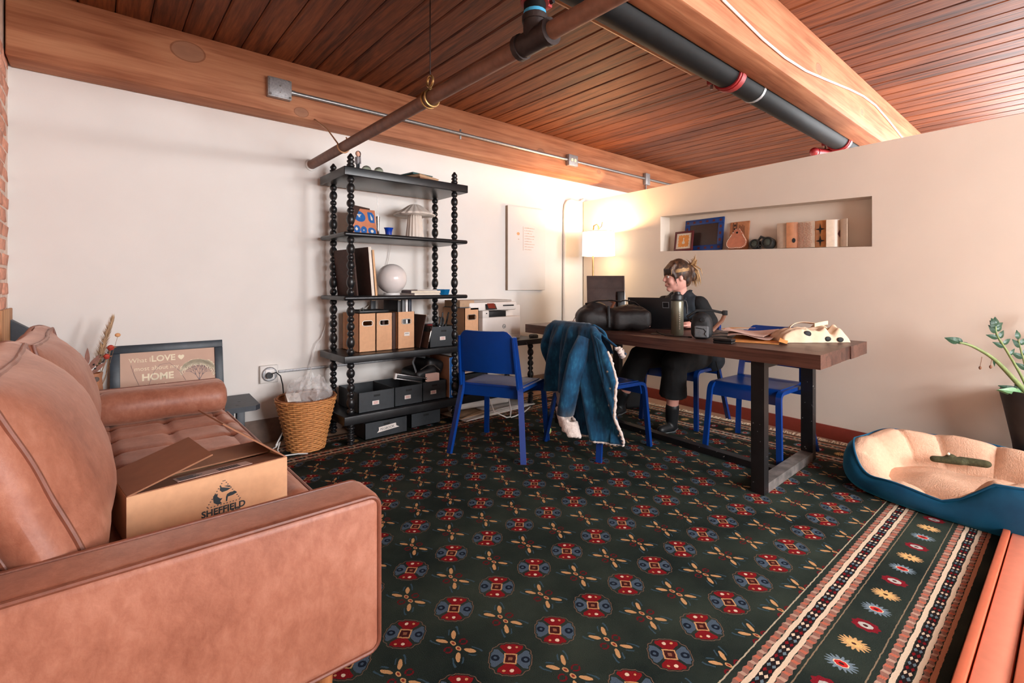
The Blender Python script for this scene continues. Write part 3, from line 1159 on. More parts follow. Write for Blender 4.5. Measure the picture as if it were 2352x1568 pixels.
branch((0.152, 0.085), 0.0, 0.048, 0.006, 6)
mb.build('tree_print', 'print_grey', FR)
dots.build('blossom_print', 'print_cream', FR)
MB().tube([TM @ Vector((x, y, 0.001)) for x, y in ((-0.19, 0.26), (-0.175, 0.20), (-0.15, 0.13), (-0.125, 0.115))], 0.0008, 5).build('swash', 'print_grey', FR)
MB().tube([TM @ Vector((x, y, 0.001)) for x, y in ((-0.11, 0.12), (-0.08, 0.21), (-0.05, 0.25), (0.0, 0.255), (0.05, 0.20), (0.08, 0.14))], 0.0008, 5).build('swash', 'print_grey', FR)

plain('clay', (182, 122, 88), 0.55, var=0.12, bmp=0.1)
plain('clay_dark', (96, 80, 72), 0.6, var=0.2)
VS = thing('clay_vase', 'brown clay vase with round dark buttons beside the framed print', 'vase', (-0.01, 3.44, 0.3555))
prof = [(0.0, 0.0), (0.045, 0.0), (0.05, 0.03), (0.052, 0.16), (0.047, 0.23), (0.052, 0.262), (0.048, 0.262), (0.043, 0.23), (0.044, 0.05), (0.0, 0.04)]
MB().lathe(prof, 28, None, True, lambda i, j: 0.004 * math.sin(i * 2 * pi * 5 / 28) if 3 <= j <= 7 else 0).build('body', 'clay', VS)
for a, z in ((-60, 0.232), (-100, 0.19), (-140, 0.235)):
    M = RZ(a) @ T(0.048, 0, z) @ RY(90)
    MB().lathe([(0.0, 0), (0.014, 0), (0.013, 0.006), (0.0, 0.008)], 14, M).build('button', 'clay_dark', VS)

plain('pampas', (214, 178, 140), 0.95, var=0.15)
plain('dry_stem', (150, 112, 80), 0.8)
plain('dry_leaf', (150, 104, 90), 0.7, var=0.2)
plain('straw_red', (190, 60, 48), 0.8)
plain('straw_peach', (232, 172, 120), 0.8, var=0.15)
plain('dark_pod', (60, 48, 46), 0.7)
VX, VY, VZ = -0.01, 3.44, 0.44


def stem(top, bend=0.02):
    return [(0, 0, 0), (top[0] * .45 + bend, top[1] * .45, top[2] * .5), top]


pg = thing('pampas_grass', 'tall fluffy beige pampas plume in the clay vase', 'dried flower', (VX + 0.01, VY, VZ))
top = (0.075, 0.02, 0.30)
MB().tube(stem(top), 0.0022, 6).build('stem', 'dry_stem', pg)
mb = MB()
for i in range(800):
    s = random.random()
    c = Vector((0.02 + 0.055 * s + 0.012 * s * s, 0.015 + 0.008 * s, 0.20 + 0.25 * s))
    rad = 0.032 * (1 - s) ** 0.55 + 0.005
    a = random.uniform(0, 2 * pi)
    d = Vector((math.cos(a) * rad, math.sin(a) * rad, 0.03 + 0.02 * random.random()))
    sdv = d.cross(Vector((0, 0, 1))).normalized() * 0.0022
    mb.add([c - sdv, c + sdv, c + d], [(0, 1, 2)])
tag(mb.build('plume', 'pampas', pg), kind='stuff')


def strawflower(label, top, r):
    t = thing('strawflower', label, 'dried flower', (VX, VY, VZ), group='dried flowers in the clay vase')
    MB().tube(stem(top, 0.0), 0.0018, 6).build('stem', 'dry_stem', t)
    mb = MB()
    for ringi, (n, rr, tilt) in enumerate(((11, r, 8), (9, r * .75, 35))):
        for i in range(n):
            M = T(*top) @ RZ(360 * i / n + ringi * 15) @ RY(-tilt)
            mb.add([(0, 0, 0), (rr * .6, -rr * .22, .002), (rr, 0, .004), (rr * .6, rr * .22, .002)], [(0, 1, 2, 3)], True, M)
    mb.build('petals', 'straw_peach', t)
    MB().ball((top[0], top[1], top[2] + 0.006), r * 0.48, 10, 8).build('flower_head', 'straw_red', t)


strawflower('red and peach strawflower leaning right beside the frame corner', (0.085, 0.0, 0.30), 0.032)
strawflower('small peach strawflower below the red topped one', (0.068, -0.012, 0.255), 0.030)
strawflower('red centred strawflower leaning left behind the sofa cushion', (-0.085, -0.02, 0.235), 0.032)


def leaf(mb, base, d, l, w, curl=0.15, n=5):
    base, d = Vector(base), Vector(d).normalized()
    s = d.cross(Vector((0.3, -1, 0.2))).normalized()
    nn = s.cross(d)
    for i in range(n):
        a, b_ = i / n, (i + 1) / n
        wa, wb_ = w * math.sin(pi * min(0.999, a ** .8)), w * math.sin(pi * min(0.999, b_ ** .8))
        pa, pb = base + d * (l * a) + nn * (curl * l * a * a), base + d * (l * b_) + nn * (curl * l * b_ * b_)
        mb.add([pa - s * wa, pa + nn * wa * .3, pb + nn * wb_ * .3, pb - s * wb_], [(0, 1, 2, 3)], True)
        mb.add([pa + nn * wa * .3, pa + s * wa, pb + s * wb_, pb + nn * wb_ * .3], [(0, 1, 2, 3)], True)


ls = thing('leaf_sprig', 'dry mauve leaf sprig standing in the clay vase', 'dried flower', (VX - 0.01, VY - 0.01, VZ))
MB().tube(stem((-0.005, 0, 0.24)), 0.002, 6).build('stem', 'dry_stem', ls)
for b_, d in (((-0.004, 0, 0.2), (-.35, 0, 1)), ((0, 0, 0.2), (.5, 0, .8)), ((0, 0, 0.22), (-.05, 0.1, 1)), ((0, 0, 0.17), (-.9, -.1, .75)), ((0, 0, .19), (.75, .1, 1)), ((0.01, 0, .17), (1, 0, 1))):
    mb = MB()
    leaf(mb, b_, d, 0.095, 0.011)
    mb.build('leaf', 'dry_leaf', ls)
pf = thing('billy_button', 'pale round seed ball on a thin stem above the picture frame', 'dried flower', (VX, VY, VZ))
MB().tube(stem((0.115, 0.01, 0.365)), 0.0009, 5).build('stem', 'dry_stem', pf)
MB().ball((0.115, 0.01, 0.372), 0.013, 12, 8, (1, 1, .85)).build('seed_ball', 'straw_peach', pf)
pd = thing('dark_sprig', 'dark brown seed sprig between the pampas plume and strawflowers', 'dried flower', (VX, VY, VZ))
MB().tube(stem((0.045, -.01, 0.27)), 0.0015, 5).build('stem', 'dry_stem', pd)
mb = MB()
for i in range(16):
    s = random.random()
    mb.ball((0.02 + 0.04 * s + random.uniform(-.02, .02), random.uniform(-.02, .01), 0.20 + 0.085 * s), 0.005, 6, 5)
mb.build('seeds', 'dark_pod', pd)

# ---------------------------------------------------------------- wall outlet and raceway
OU = thing('wall_outlet', 'square white wall outlet with a black plug on the back wall', 'outlet', (0.935, WB, 0.468))
MB().bbox(-0.058, 0.058, -0.03, 0, -0.06, 0.06, r=0.004).build('box', 'white_paint', OU)
MB().lathe([(0.0, 0), (0.05, 0), (0.05, 0.006), (0.044, 0.012), (0.0, 0.012)], 24, T(0, -0.03, 0) @ RX(90)).build('cover', 'zinc', OU)
MB().bbox(-0.03, 0.03, -0.046, -0.04, -0.034, 0.034, r=0.003).build('face', 'white_plastic', OU)
pg2 = MB().tube([(-0.008, -.044, -0.004), (-0.008, -.075, -0.004)], 0.021, 14).build('plug', 'black_plastic', OU)
MB().tube([(0.0, -.072, 0.004), (0.03, -.08, 0.016), (0.058, -.082, -0.012), (0.072, -.085, -0.075), (0.078, -.09, -0.16), (0.085, -.1, -0.25), (0.06, -.1, -0.46)], 0.004, 8).build('cord', 'rubber', OU)
rw = MB().bbox(0.0, 1.6, -0.016, 0, -0.009, 0.009, r=0.003).build('raceway', 'zinc', None, (1.0, WB, 0.475))
tag(rw, 'thin grey wiring channel running along the back wall from the outlet behind the shelves', 'wiring channel')

# ---------------------------------------------------------------- waste basket
plain('wicker', (206, 140, 82), 0.6, var=0.25, scale=60, bmp=0.2)
plain('wicker_dark', (140, 84, 46), 0.7, var=0.2)
BK = thing('wicker_basket', 'orange wicker waste basket full of clear plastic wrap', 'basket', (1.085, 3.385, 0))
NR = 24
prof = [(0.112 + 0.072 * (j / NR) ** 1.15, 0.008 + 0.328 * j / NR) for j in range(NR + 1)]
MB().lathe([(0.0, 0.003), (0.108, 0.003)] + [(r - 0.002, z) for r, z in prof] + [(r - 0.008, z) for r, z in reversed(prof)] + [(0.0, 0.016)], 40).build('lining', 'wicker_dark', BK, sharp=False)
mb = MB()
NSt = 26
for j, (r, z) in enumerate(prof):
    sg = 1 if j % 2 else -1
    mb.tube([((r + 0.0035 + 0.0035 * sg * math.cos(NSt / 2 * a)) * math.cos(a), (r + 0.0035 + 0.0035 * sg * math.cos(NSt / 2 * a)) * math.sin(a), z) for a in [2 * pi * i / 130 for i in range(130)]], 0.0063, 6, closed=True)
tag(mb.build('weave', 'wicker', BK, sharp=False), kind='stuff')
mb = MB()
for ph in (0, 1, 2):
    mb.tube([((0.181 + 0.005 * math.cos(14 * a + ph * 2.1)) * math.cos(a), (0.181 + 0.005 * math.cos(14 * a + ph * 2.1)) * math.sin(a), 0.343 + 0.005 * math.sin(14 * a + ph * 2.1) + 0.006 * math.sin(a + .5)) for a in [2 * pi * i / 100 for i in range(100)]], 0.0042, 6, closed=True)
mb.build('rim', 'wicker_dark', BK)
for i in range(NSt):
    a = 2 * pi * (i + .5) / NSt
    MB().tube([((r + 0.0038) * math.cos(a), (r + 0.0038) * math.sin(a), z) for r, z in prof[::4]], 0.0038, 5).build('stake', 'wicker', BK)

m, b = new_mat('clear_film', 0.12, spec=0.6)
b.inputs['Base Color'].default_value = (0.95, 0.92, 0.9, 1)
b.inputs['Alpha'].default_value = 0.26
bump(b, noise_tex(coords(), 30, 4), 0.6, 0.02)
pw = MB()


def film(u, v):
    a = u * 2 * pi
    r = 0.15 * math.sin(pi * min(1, 0.04 + v * 0.6)) * (1 + 0.35 * noise.noise(Vector((math.cos(a) * 2, math.sin(a) * 2, v * 4))))
    r = min(r, 0.148)
    z = 0.30 + 0.17 * (1 - v) + 0.075 * noise.noise(Vector((math.cos(a) * 3 + 4, math.sin(a) * 3, v * 5)))
    return (r * math.cos(a) + 0.02, r * math.sin(a), z)


pw.sheet(film, 44, 20, smooth=False)
pwo = pw.build('plastic_wrap', 'clear_film', None, (1.085, 3.385, 0), sharp=False)
tag(pwo, 'crumpled clear plastic wrap heaped in the wicker basket', 'plastic wrap')
sc = MB().sheet(lambda u, v: (-0.13 + 0.09 * u, -0.05 + 0.02 * u + 0.05 * v, 0.335 + 0.045 * v - 0.01 * u), 4, 4, 0.002).build('paper_scrap', 'paper', None, (1.085, 3.385, 0))
tag(sc, 'folded white paper sticking out of the basket at its left rim', 'paper')
wc = MB().tube([(0.86, 3.44, 0.008), (0.90, 3.40, 0.04), (0.93, 3.42, 0.06), (0.90, 3.36, 0.03), (0.905, 3.30, 0.006), (1.0, 3.28, 0.006), (1.05, 3.245, 0.006)], 0.0045, 8)
wc.tube([(0.90, 3.40, 0.05), (0.96, 3.45, 0.12), (1.0, 3.52, 0.15)], 0.0045, 8)
tag(wc.build('power_cable', 'white_plastic'), 'white power cord lying on the floor left of the basket', 'cord')
hc = MB().tube([(1.33, 3.70, 0.80), (1.295, 3.69, 0.70), (1.255, 3.685, 0.655), (1.235, 3.68, 0.60), (1.215, 3.66, 0.52), (1.18, 3.62, 0.42)], 0.0028, 6)
tag(hc.build('hanging_cable', 'white_plastic'), 'thin white cord hanging down the back wall above the basket', 'cord')

# ---------------------------------------------------------------- shelf unit with bobbin-turned posts
plain('ebony', (24, 24, 26), 0.34, var=0.25, scale=30)
plain('ebony_brown', (40, 32, 31), 0.38, var=0.25, scale=30)
SH = thing('shelf_unit', 'black wooden shelf unit with bobbin turned posts against the back wall', 'shelf', (1.78, 3.43, 0))


def hl(x, y, z=0.0): return (x - 1.78, y - 3.43, z)


def board(nm, x0, x1, y0, y1, z0, z1, r, mat='ebony'):
    a, b_ = hl(x0, y0), hl(x1, y1)
    return MB().bbox(a[0], b_[0], a[1], b_[1], z0, z1, r=r, seg=4).build(nm, mat, SH)


S1, S2, S3, S4, S5 = 1.885, 1.447, 1.013, 0.609, 0.203
board('shelf_board', 1.275, 2.285, 3.21, 3.67, 1.825, S1, 0.006)
board('shelf_board', 1.275, 2.285, 3.21, 3.67, S2 - 0.03, S2, 0.013)
board('shelf_board', 1.275, 2.285, 3.21, 3.67, S3 - 0.03, S3, 0.013)
board('shelf_board', 1.275, 3.12, 3.21, 3.67, 0.56, S4, 0.005)
board('shelf_board', 1.275, 3.12, 3.21, 3.67, 0.143, S5, 0.005)


def bobbin(z0, z1):
    unit = [(0.034, 0.0245), (0.058, 0.0275), (0.028, 0.023), (0.042, 0.0265), (0.028, 0.023), (0.05, 0.027), (0.032, 0.0245)]
    n = max(1, round((z1 - z0) / sum(u[0] for u in unit)))
    k = (z1 - z0) / (n * sum(u[0] for u in unit))
    out, z = [], z0
    for _ in range(n):
        for h, r in unit:
            h *= k
            for i in range(7):
                s = i / 7
                out.append((0.0125 + (r + 0.001 - 0.0125) * math.sin(pi * s) ** 0.75, z + h * s))
            z += h
    out.append((0.0125, z1))
    return out


FIN = [(0.018, 0), (0.0265, 0.012), (0.0265, 0.02), (0.018, 0.03), (0.0255, 0.04), (0.0255, 0.047), (0.016, 0.055), (0.024, 0.066), (0.022, 0.076), (0.012, 0.088), (0.008, 0.096), (0.0, 0.10)]


def post(x, y, segs, fin=True):
    prof = [(0.0, 0.0), (0.02, 0.0)]
    for a, b_ in segs:
        prof += bobbin(a, b_)
    mb = MB().lathe(prof, 16, T(*hl(x, y)))
    p = mb.build('post', 'ebony', SH, sharp=False)
    if fin:
        MB().lathe(FIN, 16, T(*hl(x, y, S1))).build('finial', 'ebony', p, sharp=False)


TALL = [(0.0, 0.145), (0.203, 0.56), (0.609, 0.985), (1.013, 1.418), (1.447, 1.826)]
for x, y in ((1.335, 3.25), (1.35, 3.605), (2.18, 3.25), (2.22, 3.605)):
    post(x, y, TALL)
for x, y in ((3.0, 3.25), (3.02, 3.605)):
    post(x, y, TALL[:2], False)

# --- things on the top board
plain('teal_cover', (44, 84, 84), 0.6)
plain('brown_cover', (150, 104, 76), 0.7)
plain('tan_cover', (186, 150, 118), 0.7)
plain('page_edge', (226, 212, 190), 0.85)
plain('doll_hair', (62, 34, 26), 0.7)
plain('doll_skin', (232, 176, 150), 0.6)
plain('doll_grey', (150, 144, 146), 0.7)
plain('doll_dark', (46, 48, 54), 0.7)
FG = thing('figurine', 'small long haired doll figurine standing on the top shelf', 'figurine', (1.425, 3.34, S1), R(-40))
mb = MB()
mb.ball((0, -0.008, 0.008), 0.011, 10, 8, (1, 1.5, .7)).cone((-.006, 0, .01), (-.006, 0, .065), .006, .008).cone((.006, 0, .01), (.006, 0, .065), .006, .008)
mb.build('legs', 'doll_dark', FG)
mb = MB().cone((0, 0, .066), (0, 0, .10), .0125, .013)
mb.cone((-.016, 0, .104), (-.019, 0, .062), .005, .004).cone((.016, 0, .104), (.019, 0, .062), .005, .004)
mb.build('dress', 'doll_grey', FG)
MB().ball((0, -0.003, 0.128), 0.0175, 14, 10, (.9, 1, 1.1)).build('head', 'doll_skin', FG)
mb = MB().ball((0, 0.005, 0.132), 0.0195, 14, 10, (1, .95, 1.05)).cone((-.006, .014, .125), (-.01, .016, .075), .009, .005).cone((.006, .014, .125), (.01, .016, .075), .009, .005)
mb.build('hair', 'doll_hair', FG)

m, b = new_mat('green_glass', 0.06, spec=0.8)
b.inputs['Base Color'].default_value = rgb(190, 200, 182)
b.inputs['Transmission Weight'].default_value = 0.85
b.inputs['IOR'].default_value = 1.25


def glass_ball(x, y, r, lab):
    t = thing('glass_float', lab, 'glass ball', (x, y, S1), group='glass balls on the top shelf')
    MB().ball((0, 0, r), r, 20, 14).build('ball', 'green_glass', t)
    MB().lathe([(0.0, 0), (0.008, 0), (0.006, .003), (0.0, .004)], 12, T(0, 0, 0)).build('foot', 'green_glass', t)


glass_ball(1.515, 3.40, 0.036, 'clear glass ball nearest the doll on the top shelf')
glass_ball(1.60, 3.38, 0.035, 'greenish glass ball on the right of the clear one on the top shelf')


def book(lab, loc, rz, w, d, h, cover, pages='page_edge', grp=None, M=None):
    t = thing('book', lab, 'book', loc, rz, grp)
    mb = MB().box(-w / 2, w / 2, -d / 2, d / 2, 0, .0025, M).box(-w / 2, w / 2, -d / 2, d / 2, h - .0025, h, M).box(-w / 2, -w / 2 + .003, -d / 2, d / 2, 0, h, M)
    mb.build('cover', cover, t)
    MB().box(-w / 2 + .003, w / 2 - .004, -d / 2 + .004, d / 2 - .004, .0025, h - .0025, M).build('pages', pages, t)
    return t


book('brown book at the bottom of the stack on the top shelf', (1.97, 3.38, S1), R(14), 0.24, 0.19, 0.022, 'brown_cover', 'brown_cover', 'books on the top shelf')
book('tan book in the middle of the stack on the top shelf', (1.955, 3.38, S1 + 0.022), R(20), 0.235, 0.17, 0.022, 'tan_cover', 'tan_cover', 'books on the top shelf')
book('dark teal book on top of the stack on the top shelf', (1.92, 3.385, S1 + 0.044), R(10), 0.20, 0.15, 0.013, 'teal_cover', 'teal_cover', 'books on the top shelf')

# --- second board: painted panel, cup, candlestick, pleated lamp
plain('terracotta', (206, 128, 92), 0.6, var=0.12, scale=20)
plain('cobalt', (24, 96, 168), 0.5, var=0.15)
plain('cobalt_glass', (14, 60, 168), 0.15)
plain('bone', (228, 216, 202), 0.6)
plain('dark_brown_board', (66, 42, 34), 0.7, var=0.15)
TP = thing('painted_artwork', 'terracotta panel painted with blue shapes on the second shelf', 'artwork', (1.52, 3.44, S2), R(10))
ML = RX(-10)
MB().bbox(-0.105, 0.105, -0.008, 0.008, 0, 0.205, r=0.002, M=ML).build('panel', 'terracotta', TP)


def zpoly(pts, mat, nm, par, M, y=-0.0084, th=0.0008):
    n = len(pts)
    vs = [(x, y, z) for x, z in pts] + [(x, y + th, z) for x, z in pts]
    mb = MB().add(vs, [tuple(range(n)), tuple(range(2 * n - 1, n - 1, -1))] + [(i, n + i, n + (i + 1) % n, (i + 1) % n) for i in range(n)], False, M)
    return mb.build(nm, mat, par)


def oval(cx_, cz_, rx, rz_, n=18, tilt=0.0):
    return [(cx_ + rx * math.cos(2 * pi * i / n) * math.cos(tilt) - rz_ * math.sin(2 * pi * i / n) * math.sin(tilt), cz_ + rx * math.cos(2 * pi * i / n) * math.sin(tilt) + rz_ * math.sin(2 * pi * i / n) * math.cos(tilt)) for i in range(n)]


for pts in (oval(-0.035, 0.145, 0.052, 0.04, tilt=-.3), [(0.035, 0.185), (0.075, 0.185), (0.092, 0.165), (0.092, 0.105), (0.055, 0.105), (0.04, 0.125)], oval(-0.065, 0.045, 0.028, 0.032, tilt=-.3), oval(-0.008, 0.043, 0.026, 0.03, tilt=-.4), oval(0.062, 0.04, 0.035, 0.028, tilt=-.3)):
    zpoly(pts, 'cobalt', 'blue_shape', TP, ML)
for pts in ([(-0.065, 0.16), (-0.015, 0.16), (-0.03, 0.148), (-0.028, 0.138), (-0.042, 0.138), (-0.043, 0.147)], [(0.06, 0.172), (0.07, 0.155), (0.078, 0.14), (0.076, 0.125), (0.064, 0.125), (0.06, 0.14)], oval(0.062, 0.04, 0.013, 0.012), oval(-0.008, 0.043, 0.005, 0.005), oval(-0.068, 0.048, 0.012, 0.015, 4)):
    zpoly(pts, 'bone', 'white_shape', TP, ML, -0.0092)
bdp = MB().bbox(0, 0.018, 0, 0.2, 0, 0.22, r=0.002).build('brown_board', 'dark_brown_board', None, (1.41, 3.44, S2), R(-62))
tag(bdp, 'dark brown board standing behind the left posts on the second shelf', 'board')
CS = thing('candlestick', 'slim polished metal candlestick behind the blue cup on the second shelf', 'candlestick', (1.66, 3.52, S2))
MB().lathe([(0.0, 0), (0.024, 0), (0.014, 0.012), (0.010, 0.05), (0.009, 0.075), (0.014, 0.14), (0.016, 0.165), (0.012, 0.167), (0.0, 0.16)], 16).build('body', 'steel', CS)
MB().tube([(0, 0, 0.16), (-0.002, 0, 0.32)], 0.0016, 6).build('wick_rod', 'steel', CS)
CU = thing('blue_cup', 'small cobalt blue cup with a flared rim on the second shelf', 'cup', (1.675, 3.37, S2))
MB().lathe([(0.0, 0.0), (0.022, 0.0), (0.024, 0.03), (0.029, 0.055), (0.036, 0.066), (0.034, 0.066), (0.027, 0.054), (0.021, 0.006), (0.0, 0.005)], 24).build('body', 'cobalt_glass', CU)
MB().lathe([(0.0, 0.0), (0.0245, 0.0), (0.0245, 0.004), (0.0, 0.004)], 24).build('foot', 'cobalt_glass', CU)
plain('lamp_cream', (226, 212, 200), 0.6, var=0.04)
PLm = thing('pleated_lamp', 'unlit table lamp with pleated shade and fluted base on the second shelf', 'lamp', (1.95, 3.47, S2))
MB().lathe([(0.0, 0), (0.070, 0.0), (0.070, 0.006), (0.05, 0.20), (0.0, 0.20)], 64, None, True, lambda i, j: (0.004 if i % 4 < 2 else -0.003) if j in (1, 2, 3) else 0).build('base', 'lamp_cream', PLm, sharp=False)
MB().lathe([(0.158, 0.194), (0.160, 0.198), (0.13, 0.217), (0.09, 0.244), (0.05, 0.272), (0.03, 0.280), (0.0, 0.281)], 72, None, True, lambda i, j: (0.006 if i % 4 < 2 else -0.006) * max(0, 1 - j / 6)).build('shade', 'lamp_cream', PLm, sharp=False)
MB().tube([(0.0, 0.06, 0.012), (-0.05, 0.14, 0.004), (-0.10, 0.205, -0.02), (-0.11, 0.222, -0.12), (-0.13, 0.22, -0.20), (-0.19, 0.22, -0.3)], 0.003, 6).build('cord', 'paper', PLm)

# --- third board: leaning frames, globe lamp, papers, blue dish
plain('birch', (216, 168, 122), 0.6, var=0.1)
plain('opal', (232, 222, 218), 0.18, var=0.01)
GL = thing('globe_lamp', 'unlit white globe table lamp on the third shelf', 'lamp', (1.735, 3.44, S3))
MB().lathe([(0.0, 0), (0.062, 0.0), (0.062, 0.012), (0.058, 0.016), (0.0, 0.016)], 28).build('base', 'white_plastic', GL)
MB().ball((0, 0, 0.124), 0.113, 36, 24).build('globe', 'opal', GL)
MB().tube([(0.03, 0.05, 0.008), (0.06, 0.16, 0.006), (0.0, 0.235, -0.02), (-0.08, 0.24, -0.09), (-0.2, 0.245, -0.2)], 0.003, 6).build('cord', 'paper', GL)


def panel(lab, x, y, rz, w, h, th, mat, lean, edge=None):
    t = thing('framed_panel', lab, 'board', (x, y, S3), rz, 'boards leaning on the third shelf')
    MB().bbox(-th / 2, th / 2, -w / 2, w / 2, 0, h, r=0.002, M=RY(lean)).build('panel', mat, t)
    if edge:
        MB().bbox(-th / 2 - .001, th / 2 + .001, -w / 2 - 0.003, -w / 2, 0, h + .001, r=0.001, M=RY(lean)).build('edge_band', edge, t)


panel('dark brown panel leftmost on the third shelf behind the posts', 1.40, 3.46, R(8), 0.27, 0.33, 0.012, 'dark_brown_board', -6)
panel('pale edged board leaning left of the globe lamp on the third shelf', 1.50, 3.42, R(6), 0.27, 0.345, 0.02, 'dark_brown_board', -5, 'bone')
panel('birch edged board touching the globe lamp on the third shelf', 1.524, 3.42, R(6), 0.27, 0.325, 0.014, 'dark_brown_board', -5, 'birch')
for i, (lab, w, d, h, rz, mt, z) in enumerate((('white magazine at the bottom of the pile on the third shelf', 0.26, 0.21, 0.014, 4, 'paper', 0), ('grey covered book on the magazine pile on the third shelf', 0.25, 0.19, 0.02, -6, 'print_grey', 0.014), ('printed leaflet lying on top of the magazine pile on the third shelf', 0.22, 0.19, 0.006, 8, 'paper', 0.034))):
    book(lab, (1.95, 3.37, S3 + z), R(rz), w, d, h, mt, 'page_edge', 'papers on the third shelf')
bd = MB().lathe([(0.0, 0.0), (0.045, 0.0), (0.056, 0.042), (0.052, 0.042), (0.04, 0.006), (0.0, 0.006)], 24, None, True, lambda i, j: 0.004 * math.sin(i * 2 * pi * 6 / 24) if j in (1, 2, 3) else 0)
m, b = new_mat('blue_glass', 0.08, spec=0.7)
b.inputs['Base Color'].default_value = rgb(20, 120, 180)
b.inputs['Transmission Weight'].default_value = 0.4
tag(bd.build('glass_dish', 'blue_glass', None, (2.10, 3.30, S3)), 'small blue glass dish at the right of the third shelf', 'dish')


# --- fourth board: kraft magazine boxes
def label_card(par, x, z, w, h, y, mat='paper', lines=2):
    c = MB().box(x - w / 2, x + w / 2, y - .0008, y, z - h / 2, z + h / 2).build('label', mat, par)
    mb = MB()
    for i in range(lines):
        zz = z + h * (0.18 - 0.36 * i)
        mb.box(x - w * .34, x + w * .34, y - .0012, y - .0008, zz - h * .06, zz + h * .06)
    tag(mb.build('writing', 'straw_red' if lines > 1 else 'ink', c), kind='stuff')


def open_box(name, lab, cat, x0, x1, y0, y1, z0, h, mat, th=0.004, grp=None, hole=None, lab_card=None, inner=None):
    t = thing(name, lab, cat, ((x0 + x1) / 2, y0, z0), 0, grp)
    w, d = (x1 - x0) / 2, y1 - y0
    mb = MB().box(-w, w, 0, d, 0, th).box(-w, -w + th, 0, d, 0, h).box(w - th, w, 0, d, 0, h).box(-w, w, d - th, d, 0, h)
    if hole:
        hz_, hw, hh = hole
        mb.box(-w, w, 0, th, 0, hz_ - hh).box(-w, w, 0, th, hz_ + hh, h).box(-w, -hw, 0, th, hz_ - hh, hz_ + hh).box(hw, w, 0, th, hz_ - hh, hz_ + hh)
    else:
        mb.box(-w, w, 0, th, 0, h)
    mb.build('body', mat, t)
    if hole:
        pts = []
        for i in range(24):
            a = 2 * pi * i / 24
            pts.append((math.copysign(max(0, hw - hh * .6), math.cos(a)) + hh * 1.05 * math.cos(a), -0.001, hz_ + hh * 1.1 * math.sin(a)))
        MB().tube(pts, 0.0032, 6, closed=True).build('handle_ring', 'nickel', t)
    if lab_card:
        label_card(t, *lab_card)
    return t


g = 'kraft magazine boxes on the fourth shelf'
mg = open_box('magazine_box', 'kraft magazine box furthest left on the fourth shelf', 'storage box', 1.43, 1.557, 3.335, 3.63, S4, 0.275, 'kraft', grp=g, hole=(0.205, 0.032, 0.017))
open_box('magazine_box', 'kraft magazine box second from left with papers behind its handle', 'storage box', 1.559, 1.687, 3.335, 3.63, S4, 0.275, 'kraft', grp=g, hole=(0.205, 0.032, 0.017))
open_box('magazine_box', 'kraft magazine box with a small white label left of the black tool bin', 'storage box', 1.731, 1.872, 3.335, 3.63, S4, 0.278, 'kraft', grp=g, hole=(0.205, 0.032, 0.017), lab_card=(0.005, 0.11, 0.045, 0.028, -0.0005, 'paper', 1))
open_box('magazine_box', 'kraft magazine box standing left of the printer', 'storage box', 2.315, 2.455, 3.30, 3.63, S4, 0.29, 'kraft', grp=g, hole=(0.215, 0.034, 0.019))
plain('binder_grey', (92, 94, 96), 0.5)
plain('binder_navy', (32, 36, 52), 0.5)


def upright(lab, x0, x1, y0, y1, h, mat, spine=None, z=S4, cat='folder', name='folder', grp='folders on the fourth shelf', lean=0):
    t = thing(name, lab, cat, ((x0 + x1) / 2, (y0 + y1) / 2, z), 0, grp)
    w, d = (x1 - x0) / 2, (y1 - y0) / 2
    MB().bbox(-w, w, -d, d, 0, h, r=0.003, M=RY(lean)).build('cover', mat, t)
    MB().box(-w * .7, w * .7, -d - .0006, d * .9, h - .004, h + .0015, RY(lean)).build('pages', spine or 'page_edge', t)


upright('grey binder standing behind the magazine boxes on the fourth shelf', 1.66, 1.70, 3.64, 3.655, 0.36, 'binder_grey')
upright('black binder inside the second magazine box', 1.575, 1.61, 3.36, 3.6, 0.245, 'black_plastic', z=S4 + .006)
upright('brown notebook inside the second magazine box', 1.62, 1.64, 3.36, 3.6, 0.235, 'dark_brown_board', z=S4 + .006)
upright('black notebook at left in the labelled magazine box', 1.745, 1.775, 3.36, 3.6, 0.36, 'black_plastic', z=S4 + .006)
upright('dark grey notebook in the middle of the labelled magazine box', 1.782, 1.805, 3.36, 3.6, 0.372, 'binder_grey', z=S4 + .006)
upright('white booklet in the labelled magazine box', 1.812, 1.83, 3.36, 3.6, 0.362, 'white_plastic', z=S4 + .006)
upright('navy folder at right in the labelled magazine box', 1.838, 1.862, 3.36, 3.6, 0.388, 'binder_navy', z=S4 + .006)
upright('dark brown folder wedged between two kraft magazine boxes', 1.692, 1.726, 3.36, 3.62, 0.272, 'dark_brown_board', 'dark_brown_board')
upright('brown folder leaning right against the labelled magazine box', 1.893, 1.90, 3.30, 3.58, 0.255, 'dark_brown_board', 'birch', lean=13)
tray = thing('black_tray', 'flat black gadget lying on top of the two left magazine boxes', 'gadget', (1.545, 3.46, S4 + 0.2755))
MB().bbox(-0.10, 0.13, -0.10, 0.10, 0, 0.022, r=0.008).build('body', 'black_plastic', tray)
MB().tube([(-0.095, -.10, 0.018), (-0.10, -.115, 0.03), (-0.085, -.117, 0.04), (-0.075, -.11, 0.02)], 0.004, 6).build('clip', 'nickel', tray)
br = thing('clipboard_clip', 'chrome ringed clipboard leaning beside the black tool bin', 'clipboard', (1.925, 3.235, S4 + 0.001))
MB().bbox(-0.002, 0.002, 0.0, 0.22, 0, 0.175, r=0.001, M=RY(15)).build('board', 'dark_brown_board', br)
MB().bbox(-0.005, 0.003, -0.003, 0.001, 0.05, 0.135, r=0.001, M=RY(15)).build('clip', 'nickel', br)

